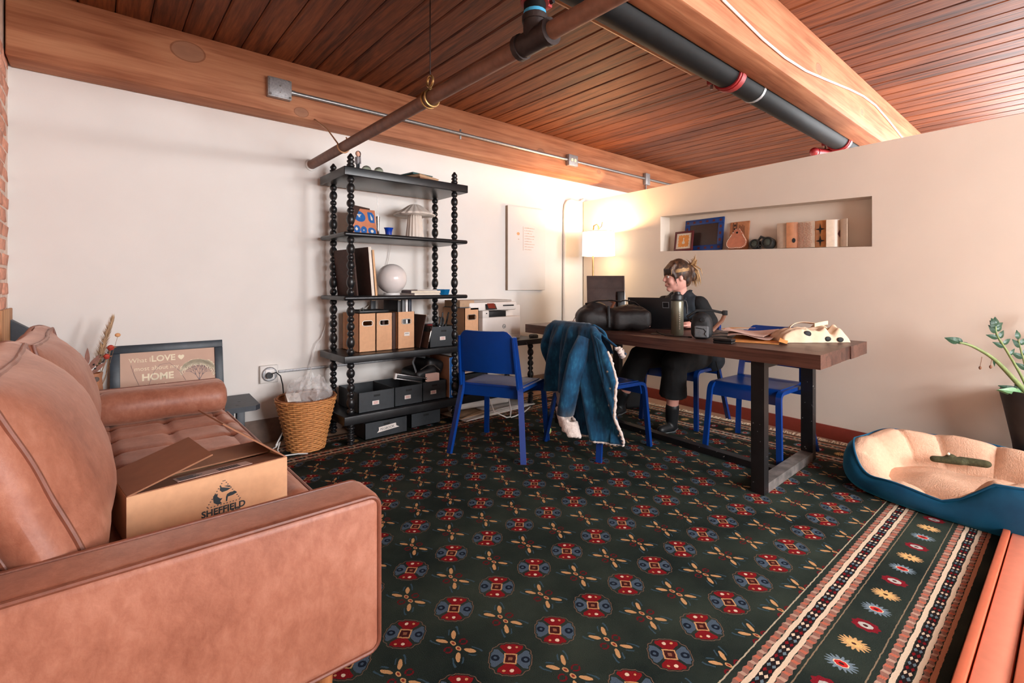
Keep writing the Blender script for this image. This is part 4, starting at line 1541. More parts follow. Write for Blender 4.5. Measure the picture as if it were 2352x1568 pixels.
# --- black bins
plain('black_bin', (42, 46, 50), 0.5, var=0.12, scale=40)


def bin_(lab, x0, x1, y0, y1, z, h, card=True, grp='black storage bins', lines=2, th=0.004):
    t = open_box('storage_bin', lab, 'bin', x0, x1, y0, y1, z, h, 'black_bin', th=th, grp=grp)
    w = (x1 - x0) / 2
    MB().bbox(-0.024, 0.024, -0.0012, 0.0, h * .78 - 0.007, h * .78 + 0.007, r=0.0005).build('hand_hole', 'rubber', t)
    if card:
        label_card(t, -0.01, h * .42, 0.05, 0.027, -0.0005, 'paper', lines)
    return t


bin_('black bin full of scissors and tools on the fourth shelf', 1.955, 2.205, 3.25, 3.57, S4, 0.158)
bin_('black bin nearest the basket on the fifth shelf', 1.388, 1.66, 3.245, 3.60, S5, 0.14)
bin_('black bin in the middle of the fifth shelf', 1.664, 1.896, 3.255, 3.61, S5, 0.14)
bin_('black bin under the pile of black cases on the fifth shelf', 1.90, 2.112, 3.265, 3.62, S5, 0.145)
bin_('black bin behind the left blue chair on the fifth shelf', 2.24, 2.52, 3.26, 3.6, S5, 0.16)
lb = bin_('low dark bin with torn white tape under the shelf unit', 1.45, 1.78, 3.28, 3.6, 0, 0.115, card=False)
tp_ = zpoly([(-0.075, 0.035), (0.10, 0.05), (0.075, 0.062), (0.072, 0.083), (-0.062, 0.072), (-0.06, 0.05)], 'paper', 'tape', lb, Matrix(), -0.0014, 0.0012)
text('writing', 'PEGBOOK', 0.024, 'ink', lb, T(-0.05, -0.0017, 0.046) @ RY(-4.5) @ FRONT, depth=0.0002)
bin_('low navy bin right of the taped bin under the shelf unit', 1.84, 2.10, 3.33, 3.62, 0, 0.105, card=False)

# tools standing in the top bin
SC = thing('scissors', 'black handled scissors sticking up from the tool bin', 'scissors', (2.09, 3.34, S4 + 0.0045))
MB().bbox(-0.008, 0.008, -0.0015, 0.0015, 0, 0.15, r=0.001, M=RY(6)).build('blade', 'steel', SC)
for s in (-1, 1):
    MB().tube([RY(6) @ Vector((s * 0.014 + 0.014 * math.cos(a), 0, 0.185 + 0.036 * math.sin(a))) for a in [2 * pi * i / 18 for i in range(18)]], 0.0048, 8, closed=True).build('handle', 'black_plastic', SC)
PLr = thing('pliers', 'black pliers standing in the tool bin beside the scissors', 'pliers', (2.15, 3.36, S4 + 0.0045))
for s in (-1, 1):
    MB().tube([(s * .004, 0, 0.0), (s * .005, 0, 0.1), (s * .02, 0, 0.15), (s * .028 + .02, 0, 0.255)], [.005, .006, .008, .007], 8).build('handle', 'black_plastic', PLr)
RT = thing('red_tool', 'red handled tool lying in the tool bin', 'tool', (2.02, 3.4, S4 + 0.11))
MB().tube([(-.05, 0, 0.03), (0.0, 0, .047), (.045, 0, .05)], [.007, .009, .008], 8).build('handle', 'red_metal', RT)
MB().tube([(.045, 0, .05), (.09, 0.01, .035)], .003, 6).build('shaft', 'steel', RT)

# on the fifth shelf: clamp, cases, blue carton
KL = thing('hole_punch', 'silver and black long tool lying across the bins on the fifth shelf', 'tool', (1.80, 3.27, S5 + 0.19))
M = RY(14)
for z in (-0.016, 0.016):
    MB().bbox(-0.12, 0.13 if z > 0 else 0.10, -0.010, 0.010, z - .004, z + .004, r=0.002, M=M).build('rail', 'steel', KL)
MB().bbox(-0.115, 0.10, -0.007, 0.007, -0.012, 0.012, r=0.001, M=M).build('bar', 'black_plastic', KL)
MB().bbox(-0.135, -0.118, -0.012, 0.012, -0.021, 0.021, r=0.002, M=M).build('end_cap', 'white_plastic', KL)
MB().ball((0.135, 0, 0.015), 0.010, 10, 8, M=M).build('knob', 'steel', KL)
CA = thing('black_case', 'heap of a soft black case lying on the bins under the fourth shelf', 'case', (1.99, 3.43, S5 + 0.147))
mb = MB().bbox(-0.11, 0.10, -0.12, 0.14, 0, 0.10, r=0.03, M=RY(-10)).bbox(-0.05, 0.12, -0.1, 0.12, 0.06, 0.17, r=0.03, M=RY(18))
mb.fuse('body', 'black_plastic', CA, 0.012, 4)
MB().tube([(-0.08, -.12, 0.09), (-0.03, -.135, .12), (0.03, -.135, .118), (0.09, -.125, .07)], 0.004, 6).build('zip', 'nickel', CA)
MB().tube([(-.10, -.1, .05), (-.13, -.09, .15), (-.09, -.06, .19), (0.0, -.05, .17)], 0.008, 8, flat=.4).build('strap', 'binder_grey', CA)
nb = thing('note_card', 'grey card leaning in the rightmost of the three bins', 'card', (2.0, 3.285, S5 + 0.147))
MB().bbox(-0.06, 0.06, 0, 0.002, -0.015, 0.07, r=0.0008, M=RX(-25) @ RY(14)).build('card', 'paper_pink', nb)
BX = thing('blue_carton', 'narrow brown carton with bright blue front on the fifth shelf', 'box', (2.165, 3.25, S5))
MB().bbox(-0.031, 0.031, 0.003, 0.30, 0, 0.315, r=0.002).build('body', 'kraft_dark', BX)
MB().box(-0.031, 0.031, 0.0, 0.003, 0, 0.315).build('front', 'cobalt', BX)
mb = MB()
for i, z in enumerate((0.03, 0.075, 0.12, 0.155)):
    mb.tube(*ring((0.008, -0.0006, z), 0.009, 0.0014, 'y', 14, 5))
mb.build('icons', 'white_plastic', BX)
mb = MB()
for z0_, z1_, x_ in ((0.02, 0.055, -0.012), (0.17, 0.24, -0.008), (0.2, 0.29, 0.01)):
    mb.box(x_ - 0.002, x_ + 0.002, -0.0008, 0, z0_, z1_)
tag(mb.build('printed_lines', 'white_plastic', BX), kind='stuff')
MB().box(-0.0325, -0.031, 0, 0.003, 0, 0.315).build('edge', 'white_plastic', BX)
for i, (lab, x, z, rz, mt) in enumerate((('pink printed magazine lying on the right bins of the fifth shelf', 2.42, S5 + 0.162, 12, 'paper_pink'), ('open white booklet on top of the pink magazine', 2.52, S5 + 0.176, -8, 'paper'))):
    book(lab, (x, 3.42, z), R(rz), 0.27, 0.2, 0.013, mt, 'page_edge', 'magazines on the fifth shelf')

# --- printer
plain('printer_white', (232, 222, 214), 0.45, var=0.02)
plain('printer_grey', (176, 166, 158), 0.5, var=0.03)
m, b = new_mat('screen_red', 0.25)
setc(b, rgb(120, 46, 36))
b.inputs['Emission Color'].default_value = rgb(190, 80, 50)
b.inputs['Emission Strength'].default_value = 0.05
PT = thing('printer', 'white laser printer with tilted control screen and hp logo beside the shelves', 'printer', (2.72, 3.31, S4))
MB().bbox(-0.215, 0.215, 0.0, 0.30, 0.004, 0.205, r=0.012).build('body', 'printer_white', PT)
MB().bbox(0.0, 0.30, 0.10, 0.33, 0.004, 0.30, r=0.01).build('rear_body', 'printer_white', PT)
MB().bbox(-0.215, -0.145, 0.0, 0.30, 0.2, 0.262, r=0.005).build('side_column', 'printer_white', PT)
MB().bbox(-0.145, 0.06, 0.02, 0.28, 0.2, 0.255, r=0.004).build('output_tray', 'black_plastic', PT)
MB().bbox(-0.36, 0.16, -0.01, 0.31, 0.262, 0.335, r=0.014).build('scanner', 'printer_white', PT)
MB().bbox(-0.33, 0.13, 0.02, 0.29, 0.335, 0.352, r=0.008).build('lid', 'printer_grey', PT)
scn = MB().bbox(-0.055, 0.055, -0.005, 0.002, -0.036, 0.036, r=0.004, M=T(-0.14, -0.015, 0.302) @ RX(-32)).build('control_panel', 'black_plastic', PT)
MB().box(-0.035, 0.04, -0.0065, -0.005, -0.026, 0.026, T(-0.14, -0.015, 0.302) @ RX(-32)).build('screen', 'screen_red', scn)
MB().bbox(0.0, 0.12, -0.018, 0.0, 0.297, 0.309, r=0.002).build('grip_slot', 'black_plastic', PT)
MB().bbox(-0.18, -0.165, -0.0015, 0, 0.235, 0.243, r=0.0005).build('port', 'rubber', PT)
lg = MB().tube(*ring((0.02, -0.0005, 0.12), 0.0165, 0.0022, 'y', 24, 6)).build('logo', 'binder_grey', PT)
text('logo_letters', 'hp', 0.023, 'binder_grey', lg, T(0.0205, -0.0007, 0.1135) @ FRONT, 'CENTER')
MB().bbox(-0.2, 0.205, -0.001, 0.0, 0.048, 0.051, r=0.0004).build('tray_seam', 'printer_grey', PT)
MB().tube([(0.16, -.055, -0.003), (0.185, -.095, -0.01), (0.21, -.105, -.06), (0.24, -.10, -.2), (0.26, -.08, -.36), (.25, -.05, -.595)], 0.003, 6).build('cord', 'binder_grey', PT)
smk = thing('small_device', 'small grey device lying beside the printer at the shelf end', 'device', (3.07, 3.28, S4))
MB().bbox(-0.04, 0.03, -0.03, 0.03, 0, 0.03, r=0.008).build('body', 'binder_grey', smk)
MB().bbox(-0.03, 0.02, -0.022, 0.022, 0.03, 0.033, r=0.001).build('top', 'black_plastic', smk)
wb = thing('white_stack', 'pale flat carton lying on the magazine box left of the printer', 'box', (2.365, 3.42, S4 + 0.2935))
MB().bbox(-0.10, 0.055, -0.12, 0.12, 0, 0.006, r=0.002).build('tray', 'binder_grey', wb)
MB().bbox(-0.095, 0.05, -0.115, 0.115, 0.006, 0.06, r=0.004).build('carton', 'tan_cover', wb)

# --- on the floor under the low shelf
PRl = thing('paper_roll', 'white paper roll lying under the low shelf behind the left chair', 'paper roll', (2.52, 3.40, 0.078))
M = RZ(-6) @ RY(90)
MB().lathe([(0.034, -0.27), (0.037, -0.27), (0.037, 0.30), (0.034, 0.30), (0.031, 0.3), (0.031, -0.27)], 20, M).build('roll', 'paper', PRl)
for i, (lab, x, y, z, rz, w, d, mt) in enumerate((('white flat board at the bottom of the pile under the low shelf', 2.62, 3.38, 0.0, 4, 0.74, 0.30, 'paper'), ('curled white sheet on the flat boards under the low shelf', 2.78, 3.38, 0.018, -4, 0.50, 0.30, 'paper'), ('brown board edge sticking out under the low shelf', 2.48, 3.42, 0.008, 8, 0.50, 0.25, 'tan_cover'))):
    t = thing('flat_board', lab, 'board', (x, y, z), R(rz), 'boards under the low shelf')
    MB().bbox(-w / 2, w / 2, -d / 2, d / 2, 0, 0.008, r=0.002).build('sheet', mt, t)
    MB().sheet(lambda u, v: (w * (u - .5), -d / 2 + 0.02 - .03 * v, 0.009 + 0.02 * v * math.sin(pi * u)), 10, 4, 0.0012).build('curled_edge', mt, t)
wc = MB().tube([(2.45, 3.19, 0.30), (2.452, 3.16, 0.18), (2.48, 3.12, 0.06), (2.56, 3.06, 0.012), (2.60, 3.06, 0.01), (2.64, 3.1, 0.05), (2.66, 3.16, 0.17), (2.72, 3.19, 0.24), (2.68, 3.2, 0.3)], 0.005, 8)
wc.tube([(2.60, 3.05, 0.008), (2.66, 3.06, 0.008), (2.8, 3.11, 0.008), (2.95, 3.2, 0.01)], 0.005, 8)
tag(wc.build('power_cable', 'white_plastic'), 'white cord hanging in a loop in front of the paper roll', 'cord')
tb = thing('tennis_ball', 'small green ball on the rug behind the jacket', 'ball', (2.52, 2.55, 0))
plain('ball_green', (176, 190, 100), 0.9)
MB().ball((0, 0, 0.030), 0.030, 16, 12).build('ball', 'ball_green', tb)
MB().tube([(0.0304 * math.cos(a) * math.cos(.5 * math.sin(2 * a)), 0.0304 * math.sin(a) * math.cos(.5 * math.sin(2 * a)), 0.030 + 0.0304 * math.sin(.5 * math.sin(2 * a))) for a in [2 * pi * i / 40 for i in range(40)]], 0.0012, 5, closed=True).build('seam', 'paper', tb)

# --- canvas on the back wall
CV = thing('wall_canvas', 'pale canvas with faint lines of writing on the back wall', 'picture', (3.355, WB - 0.035, 1.04))
MB().bbox(-0.255, 0.255, 0, 0.034, 0, 0.835, r=0.003).build('canvas', 'white_wall', CV)
plain('canvas_edge', (150, 128, 108), 0.8)
MB().bbox(-0.259, -0.2545, 0.002, 0.034, 0, 0.835, r=0.001).build('edge', 'canvas_edge', CV)
plain('faint', (214, 176, 150), 0.8)
mb = MB().box(-0.055, -0.051, -0.0008, 0, 0.40, 0.64)
mb.build('line', 'faint', CV)
for i in range(9):
    mb = MB()
    x = -0.035
    z = 0.625 - i * 0.027
    while x < 0.10 - 0.02 * (i % 3):
        wd = random.uniform(0.006, 0.02)
        mb.box(x, x + wd, -0.0008, 0, z, z + random.uniform(0.003, 0.008))
        x += wd + 0.004
    tag(mb.build('writing', 'faint', CV), kind='stuff')
zpoly(oval(-0.12, 0.565, 0.02, 0.016, 9), 'straw_peach', 'blot', CV, Matrix(), -0.0008, .0008)
zpoly(oval(-0.115, 0.51, 0.008, 0.005, 7), 'faint', 'blot', CV, Matrix(), -0.0008, .0008)

# ---------------------------------------------------------------- long table
wood('table_wood', (46, 28, 24), (74, 46, 38), (104, 70, 58), 'y', 0.38, scale=1.2, rnd=7.0, bmp=0.2, stretch=0.05, spec=0.5)
plain('worn_bar', (112, 106, 102), 0.55, var=0.45, scale=16)
m, b = new_mat('black_steel', 0.42)
spk = noise_tex(coords(), 60, 1)
setc(b, mixc(spk > 0.75, ramp(noise_tex(coords(), 9, 3), (0.3, rgb(12, 13, 15)), (0.75, rgb(28, 29, 31))), rgb(150, 150, 150)))
TN0, TN1, TA0, TA1, TZ = 2.46, 3.29, 1.03, 3.30, 0.762
TB = thing('work_table', 'long dark plank table on black steel frames beside the cream partition', 'table', wp(2.87, 2.15), WA)


def tl(n, a, z=0.0): return (n - 2.87, a - 2.15 + 0.12 * (n - TN0), z)


npl = 5
for i in range(npl):
    n0 = TN0 + (TN1 - TN0) * i / npl
    n1 = TN0 + (TN1 - TN0) * (i + 1) / npl - 0.0012
    e = 0.003 * ((i * 7) % 3 - 1)
    mb = MB()
    vs = [tl(n, a, z) for z in (0.694, TZ) for n, a in ((n0, TA0 + e), (n1, TA0 + e), (n1, TA1), (n0, TA1))]
    mb.add(vs, [(3, 2, 1, 0), (4, 5, 6, 7), (0, 1, 5, 4), (1, 2, 6, 5), (2, 3, 7, 6), (3, 0, 4, 7)])
    mb.build('plank', 'table_wood', TB)
for fa in (1.31, 2.90):
    for n in (2.515, 3.262):
        MB().add([tl(nn, aa, z) for z in (0.0, 0.694) for nn, aa in ((n, fa), (n + .058, fa), (n + .058, fa + .07), (n, fa + .07))],
                 [(3, 2, 1, 0), (4, 5, 6, 7), (0, 1, 5, 4), (1, 2, 6, 5), (2, 3, 7, 6), (3, 0, 4, 7)]).build('leg', 'black_steel', TB)
    for z0_, z1_ in ((0.0, 0.05), (0.655, 0.694)):
        MB().add([tl(nn, aa, z) for z in (z0_, z1_) for nn, aa in ((2.573, fa), (3.262, fa), (3.262, fa + .07), (2.573, fa + .07))],
                 [(3, 2, 1, 0), (4, 5, 6, 7), (0, 1, 5, 4), (1, 2, 6, 5), (2, 3, 7, 6), (3, 0, 4, 7)]).build('crossbar', 'worn_bar' if z0_ == 0 else 'black_steel', TB)
MB().add([tl(nn, aa, z) for z in (0.0, 0.04) for nn, aa in ((2.83, 1.38), (2.89, 1.38), (2.89, 2.90), (2.83, 2.90))],
         [(3, 2, 1, 0), (4, 5, 6, 7), (0, 1, 5, 4), (1, 2, 6, 5), (2, 3, 7, 6), (3, 0, 4, 7)]).build('floor_rail', 'black_steel', TB)

# ---------------------------------------------------------------- blue chairs


def arc_pts(p0, p1, p2, r, n=5):
    """corner p1 rounded"""
    p0, p1, p2 = Vector(p0), Vector(p1), Vector(p2)
    a, b_ = (p0 - p1).normalized(), (p2 - p1).normalized()
    s, e = p1 + a * r, p1 + b_ * r
    return [s.lerp(p1, t).lerp(p1.lerp(e, t), t) for t in [i / n for i in range(n + 1)]]


def make_chair(label):
    t = thing('blue_chair', label, 'chair', (0, 0, 0), 0, 'blue stacking chairs around the table')

    def seat(u, v):
        x = -0.19 + 0.40 * u
        y = (v - .5) * (0.40 + 0.02 * u)
        z = 0.447 - 0.012 * math.sin(pi * min(1, u * 1.15)) * (1 - (2 * v - 1) ** 4)
        if u > 0.86:
            z -= 0.09 * ((u - 0.86) / 0.14) ** 2
            x -= 0.014 * ((u - 0.86) / 0.14) ** 2
        if u < 0.08:
            z += 0.006
        return (x, y, z)

    MB().sheet(seat, 28, 16, 0.012).build('seat', 'chair_blue', t)
    MB().sheet(lambda u, v: (-0.185 + 0.004 * v, (u - .5) * 0.40, 0.445 - 0.075 * v + 0.0 * u), 10, 4, 0.004).build('rear_apron', 'chair_blue', t)

    def back(u, v):
        yy = (u - .5) * 2
        zt = 0.806 - 0.05 * max(0, abs(yy) - 0.72) ** 2 / 0.0784 - 0.006 * (1 - yy * yy)
        z = 0.535 + (zt - 0.535) * v
        z0 = z
        x = -0.198 - (z - 0.45) * 0.165 - 0.020 * (1 - yy * yy)
        return (x, yy * (0.195 - 0.012 * v), z0)

    MB().sheet(back, 20, 14, 0.010).build('backrest', 'chair_blue', t)
    for s in (-1, 1):
        p = [(-0.265, s * 0.258, 0.0)] + arc_pts((-0.265, s * .258, 0), (-0.186, s * 0.206, 0.43), (-0.25, s * 0.186, 0.80), 0.05) + [(-0.246, s * 0.186, 0.765)]
        MB().bar(p, 0.036, 0.02, (0.35, s * 0.94, 0)).build('leg', 'chair_blue', t)
        f = [(-0.18, s * 0.211, 0.431)] + arc_pts((-0.18, s * .211, .431), (0.205, s * 0.216, 0.431), (0.24, s * 0.236, 0.0), 0.05, 7) + [(0.24, s * 0.236, 0.0)]
        MB().bar(f, 0.032, 0.022, (0, 1, 0)).build('leg', 'chair_blue', t)
        fl = [(-0.205, s * 0.200, 0.44), (-0.222, s * 0.196, 0.54), (-0.243, s * 0.190, 0.68), (-0.25, s * 0.184, 0.765)]
        MB().bar(fl, 0.011, 0.04, (0.12, s, 0)).build('back_flange', 'chair_blue', t)
    return t


ch = make_chair('blue chair with empty seat nearest the shelf unit, turned back to camera')
ch.location, ch.rotation_euler.z = (2.106, 2.56, 0), R(26.4)
for lab, loc, rz in (('blue chair with the denim jacket hung over its back', (2.643, 2.17, 0), -5),
                     ('blue chair the seated person is using across the table', (3.65, 2.13, 0), 182.5),
                     ('empty blue chair across the table under the tote bag end', (3.345, 1.41, 0), 179)):
    c = copy_tree(ch)
    c['label'] = lab
    c.location, c.rotation_euler.z = loc, R(rz)

# ---------------------------------------------------------------- denim jacket on the chair


def denim_material():
    m, b = new_mat('denim', 0.8, spec=0.25)
    co = coords()
    f = noise_tex(co, 9, 4) * 0.6 + noise_tex(mapping(co, (1, 1, .3)), 60, 3) * 0.4
    setc(b, ramp(f, (0.34, rgb(5, 40, 66)), (0.55, rgb(15, 74, 108)), (0.74, rgb(54, 128, 160))))
    b.inputs['Sheen Weight'].default_value = 0.2
    bump(b, noise_tex(co, 420, 2), 0.3, 0.002)


denim_material()
plain('denim_dark', (20, 50, 78), 0.85, var=0.2)
plain('sherpa', (222, 206, 196), 0.95, var=0.12, scale=120, bmp=0.9, bscale=160)
plain('stitch', (150, 170, 176), 0.8)
DJ = thing('denim_jacket', 'blue denim jacket with white fleece lining draped over a chair back', 'jacket', (2.643, 2.17, 0), R(-5))


def fold(y, z):
    h = 0.82 - z
    k = min(1.0, h / 0.18)
    a = math.sin((y + 0.05 * h) * 38) * 0.016 + math.sin(y * 71 + h * 5) * 0.007
    return a * k


def drape(u, v):
    """whole outside of the jacket from the left hem to the open front edge on the right"""
    yt = 0.225 - 0.465 * u
    yb = 0.285 - 0.70 * u
    k = min(1.0, v * 1.15) ** 0.75
    if u > .5:
        k = min(1.0, v * 2.4) ** 0.6
    y = yt + (yb - yt) * k
    top = 0.838 - 0.05 * max(0, (u - .8) / .2) ** 1.5 - 0.03 * max(0, (.12 - u) / .12) ** 2
    bl = 0.37 if u < 0.30 else 0.37 - 0.23 * min(1, (u - 0.30) / 0.16) ** .7
    z = top + (bl - top) * v
    x = -0.272 - 0.02 * min(1, v * 4) + 0.055 * (top - z) - 0.035 * math.sin(pi * min(1, u * 1.1)) * min(1, v * 2)
    if v < 0.05:
        x += 0.03 * (1 - v / 0.05)
        z += 0.004
    fan = (y + 0.03) / (0.25 + 0.55 * (0.83 - z))
    amp = 0.032 * min(1.0, (0.83 - z) / 0.25)
    return (x - amp * math.sin(fan * 15 + .8) - amp * .4 * math.sin(fan * 33), y, z)


shell = MB().sheet(drape, 110, 70, 0.008).build('back_panel', 'denim', DJ, sharp=False)


def front_part(u, v):
    y = 0.21 - 0.42 * u
    z = 0.838 - 0.19 * v
    return (-0.245 + 0.07 * math.sin(min(1, v * 3) * pi / 2) + 0.08 * v + 0.006 * math.sin(y * 40), y * (1 + .08 * v), z + .004)


MB().sheet(front_part, 24, 12, 0.008).build('collar_part', 'denim', DJ, sharp=False)


def plk(u, v):
    """button strip along the open front edge"""
    q = drape(0.90 + 0.10 * u, 0.06 + 0.94 * v)
    return (q[0] - 0.009, q[1], q[2])


plo = MB().sheet(plk, 10, 40, 0.006).build('placket', 'denim', DJ, sharp=False)
for i in range(5):
    q = plk(0.6, 0.30 + i * 0.155)
    MB().ball((q[0] - 0.004, q[1], q[2]), 0.0085, 10, 8, (.6, 1, 1)).build('button', 'nickel', plo)
for uu in (0.05, 0.9):
    MB().tube([(p[0] - 0.001, p[1], p[2]) for p in (plk(uu, 0.08 + 0.9 * i / 20) for i in range(21))], 0.0015, 5).build('stitching', 'stitch', plo)


def fuzzy(pts, r, nm='fleece_edge'):
    mb = MB()
    P = [Vector(p) for p in pts]
    out, rad = [], []
    for i in range(len(P) - 1):
        for j in range(4):
            q = P[i].lerp(P[i + 1], j / 4)
            out.append(q + Vector((random.uniform(-.3, .3), random.uniform(-.3, .3), random.uniform(-.3, .3))) * r)
            rad.append(r * random.uniform(0.75, 1.3))
    return mb.tube(out, rad, 7).build(nm, 'sherpa', DJ, sharp=False)


fuzzy([(lambda q: (q[0] + .006, q[1] - .004, q[2]))(plk(1.0, .1 + .9 * i / 16)) for i in range(17)], 0.009)
fuzzy([(lambda q: (q[0], q[1], q[2] - .004))(drape(1 - 0.45 * i / 12, 1.0)) for i in range(13)], 0.008)
cl = MB().sheet(lambda u, v: (-0.19 + 0.07 * v + 0.04 * u, -0.20 - 0.12 * u, 0.79 - 0.09 * u - 0.06 * v * (1 - u * .3)), 10, 8, 0.01).build('collar', 'denim', DJ, sharp=False)
fuzzy([(-0.16 + 0.05 * i / 8, -0.31 - 0.012 * math.sin(i * .4), 0.70 - 0.06 * i / 8) for i in range(9)], 0.018, 'fleece_collar')
# near sleeve with turned fleece cuff
mb = MB()
sl_p = [(-0.30, -0.17, 0.76), (-0.345, -0.16, 0.64), (-0.372, -0.14, 0.50), (-0.385, -0.115, 0.38), (-0.388, -0.09, 0.28)]
mb.tube(sl_p, [0.05, 0.074, 0.072, 0.066, 0.064], 18, flat=0.62)
mb.build('sleeve', 'denim', DJ, sharp=False)
mb = MB()
for i in range(150):
    a = random.uniform(0, 2 * pi)
    h = random.random()
    mb.ball((-0.388 + 0.044 * math.cos(a), -0.10 - 0.035 * h + 0.068 * math.sin(a), 0.275 - 0.085 * h + 0.035 * math.sin(a)), random.uniform(0.012, 0.018), 6, 5)
mb.fuse('fleece_cuff', 'sherpa', DJ, 0.008, 1)
MB().tube([(p[0] - 0.0405, p[1] + 0.015, p[2]) for p in sl_p], 0.0014, 5).build('stitching', 'stitch', DJ)
# lining showing at the left hem
MB().sheet(lambda u, v: (-0.21 + 0.03 * v, 0.27 - 0.17 * u, 0.37 - 0.15 * v * (1 - abs(2 * u - 1) ** 1.4)), 14, 8, 0.012).build('fleece_lining', 'sherpa', DJ, sharp=False)
for zz, u0, u1 in ((0.60, 0.45, 0.97), (0.50, 0.72, 1.0)):
    pts = []
    for i in range(24):
        u = u0 + (u1 - u0) * i / 23
        for k in range(60):
            q = drape(u, k / 60)
            if q[2] <= zz:
                break
        pts.append((q[0] - 0.001, q[1], q[2]))
    MB().tube(pts, 0.0016, 5).build('stitching', 'stitch', DJ)
hem = [drape(0.44 + 0.55 * i / 24, 0.93) for i in range(25)]
MB().tube([(q[0] - 0.001, q[1], q[2]) for q in hem], 0.0016, 5).build('stitching', 'stitch', DJ)

# ---------------------------------------------------------------- things on the table
plain('black_leather', (24, 20, 20), 0.58, var=0.25, scale=14, bmp=0.25, bscale=60)
plain('bottle_grey', (112, 112, 96), 0.28, metal=0.35, var=0.06)
plain('nylon', (19, 20, 22), 0.65, var=0.2, bmp=0.3, bscale=200)
plain('mesh_grey', (92, 94, 96), 0.7, var=0.2, bmp=0.5, bscale=150)
plain('brown_strap', (120, 76, 54), 0.6)
plain('canvas', (226, 196, 166), 0.9, var=0.06, bmp=0.2, bscale=200)

BPk = thing('backpack', 'black leather backpack lying on the table above the denim jacket', 'backpack', wp(2.66, 2.50, TZ), R(-41))
mb = MB()
mb.bbox(-0.27, 0.26, -0.125, 0.13, 0.0, 0.165, r=0.075, seg=5).ball((0.12, -0.02, 0.12), 0.08, 18, 12, (1.7, 1.2, 0.85)).ball((-0.13, 0.0, 0.13), 0.08, 18, 12, (1.4, 1.3, 0.9))
mb.bbox(-0.03, 0.25, -0.155, -0.06, 0.012, 0.15, r=0.045, seg=4)
mb.fuse('body', 'black_leather', BPk, 0.011, 4, warp=lambda p: Vector((p.x, p.y, max(0.0, p.z + 0.012 * noise.noise(p * 11) + .006 * noise.noise(p * 28)))))
MB().sheet(lambda u, v: (0.0 + 0.235 * u, -0.128 - 0.014 * math.sin(pi * u), 0.05 + 0.022 * u + 0.022 * v * math.sin(pi * u)), 16, 3, 0.003).build('zip_tape', 'ivory', BPk)
mb = MB().tube([(-0.03, -0.10, 0.165), (0.0, -0.05, 0.20), (-0.02, 0.04, 0.21)], 0.012, 8, flat=.35)
mb.build('strap_loop', 'brown_strap', BPk)
MB().tube([(-0.2, 0.0, 0.19), (-0.12, -.03, 0.212), (-0.02, -.02, 0.216), (0.06, 0.0, 0.205)], 0.014, 8, flat=.4).build('shoulder_strap', 'black_leather', BPk)
MB().tube([(0.02, 0.03, 0.20), (0.09, -.0, 0.215), (0.16, 0.0, 0.20), (0.19, 0, .175)], 0.012, 8, flat=.4).build('shoulder_strap', 'black_leather', BPk)
MB().tube([(-0.05, -0.125, 0.03), (-0.055, -0.142, 0.10), (-0.05, -.10, 0.175)], 0.009, 8, flat=.4).build('side_strap', 'nylon', BPk)
MB().tube([(-0.24, -.02, 0.15), (-0.275, -.03, 0.10), (-0.30, -.035, 0.055), (-0.305, -.04, 0.03)], 0.0022, 6).build('cord', 'brown_strap', BPk)

plain('laptop_black', (9, 9, 12), 0.4, var=0.15)
LP = thing('laptop', 'open black laptop with a framed sticker on its lid in front of the person', 'laptop', wp(2.965, 2.405, TZ), WA + R(-70.5))
MB().bbox(-0.165, 0.165, 0.0, 0.23, 0.0, 0.016, r=0.004).build('keyboard_base', 'laptop_black', LP)
ML = T(0, 0.0, 0.012) @ RX(9)
lid = MB().bbox(-0.165, 0.165, -0.009, 0.0, 0.0, 0.225, r=0.004, M=ML).build('lid', 'laptop_black', LP)
stk = MB().box(0.10, 0.148, -0.0098, -0.009, 0.15, 0.195, ML).build('sticker', 'binder_grey', lid)
MB().box(0.105, 0.143, -0.0104, -0.0098, 0.155, 0.190, ML).build('sticker_centre', 'laptop_black', lid)
MB().lathe([(0.0, 0), (0.003, 0), (0.003, .001), (0, .001)], 8, ML @ T(-0.152, -0.009, 0.205) @ RX(90)).build('rivet', 'white_plastic', lid)
MB().bbox(-0.15, 0.15, 0.0005, 0.0015, 0.012, 0.215, r=0.0004, M=ML).build('screen', 'rubber', LP)

plain('panel_brown', (66, 46, 40), 0.7, var=0.15)
PNl = thing('upright_panel', 'dark brown flat panel standing upright on the table before the floor lamp', 'panel', wp(3.08, 2.98, TZ), R(-41))
ML = RX(-7)
MB().bbox(-0.155, 0.165, -0.012, 0.0, 0.0, 0.41, r=0.003, M=ML).build('board', 'panel_brown', PNl)
MB().bbox(-0.155, 0.165, -0.0145, -0.012, 0.30, 0.409, r=0.002, M=ML).build('flap', 'panel_brown', PNl)
MB().bbox(0.165, 0.172, -0.014, 0.012, 0.0, 0.41, r=0.002, M=ML).build('edge_strip', 'nickel', PNl)
MB().bbox(0.10, 0.164, -0.04, -0.0145, 0.0, 0.27, r=0.008, M=ML).build('dark_block', 'black_plastic', PNl)

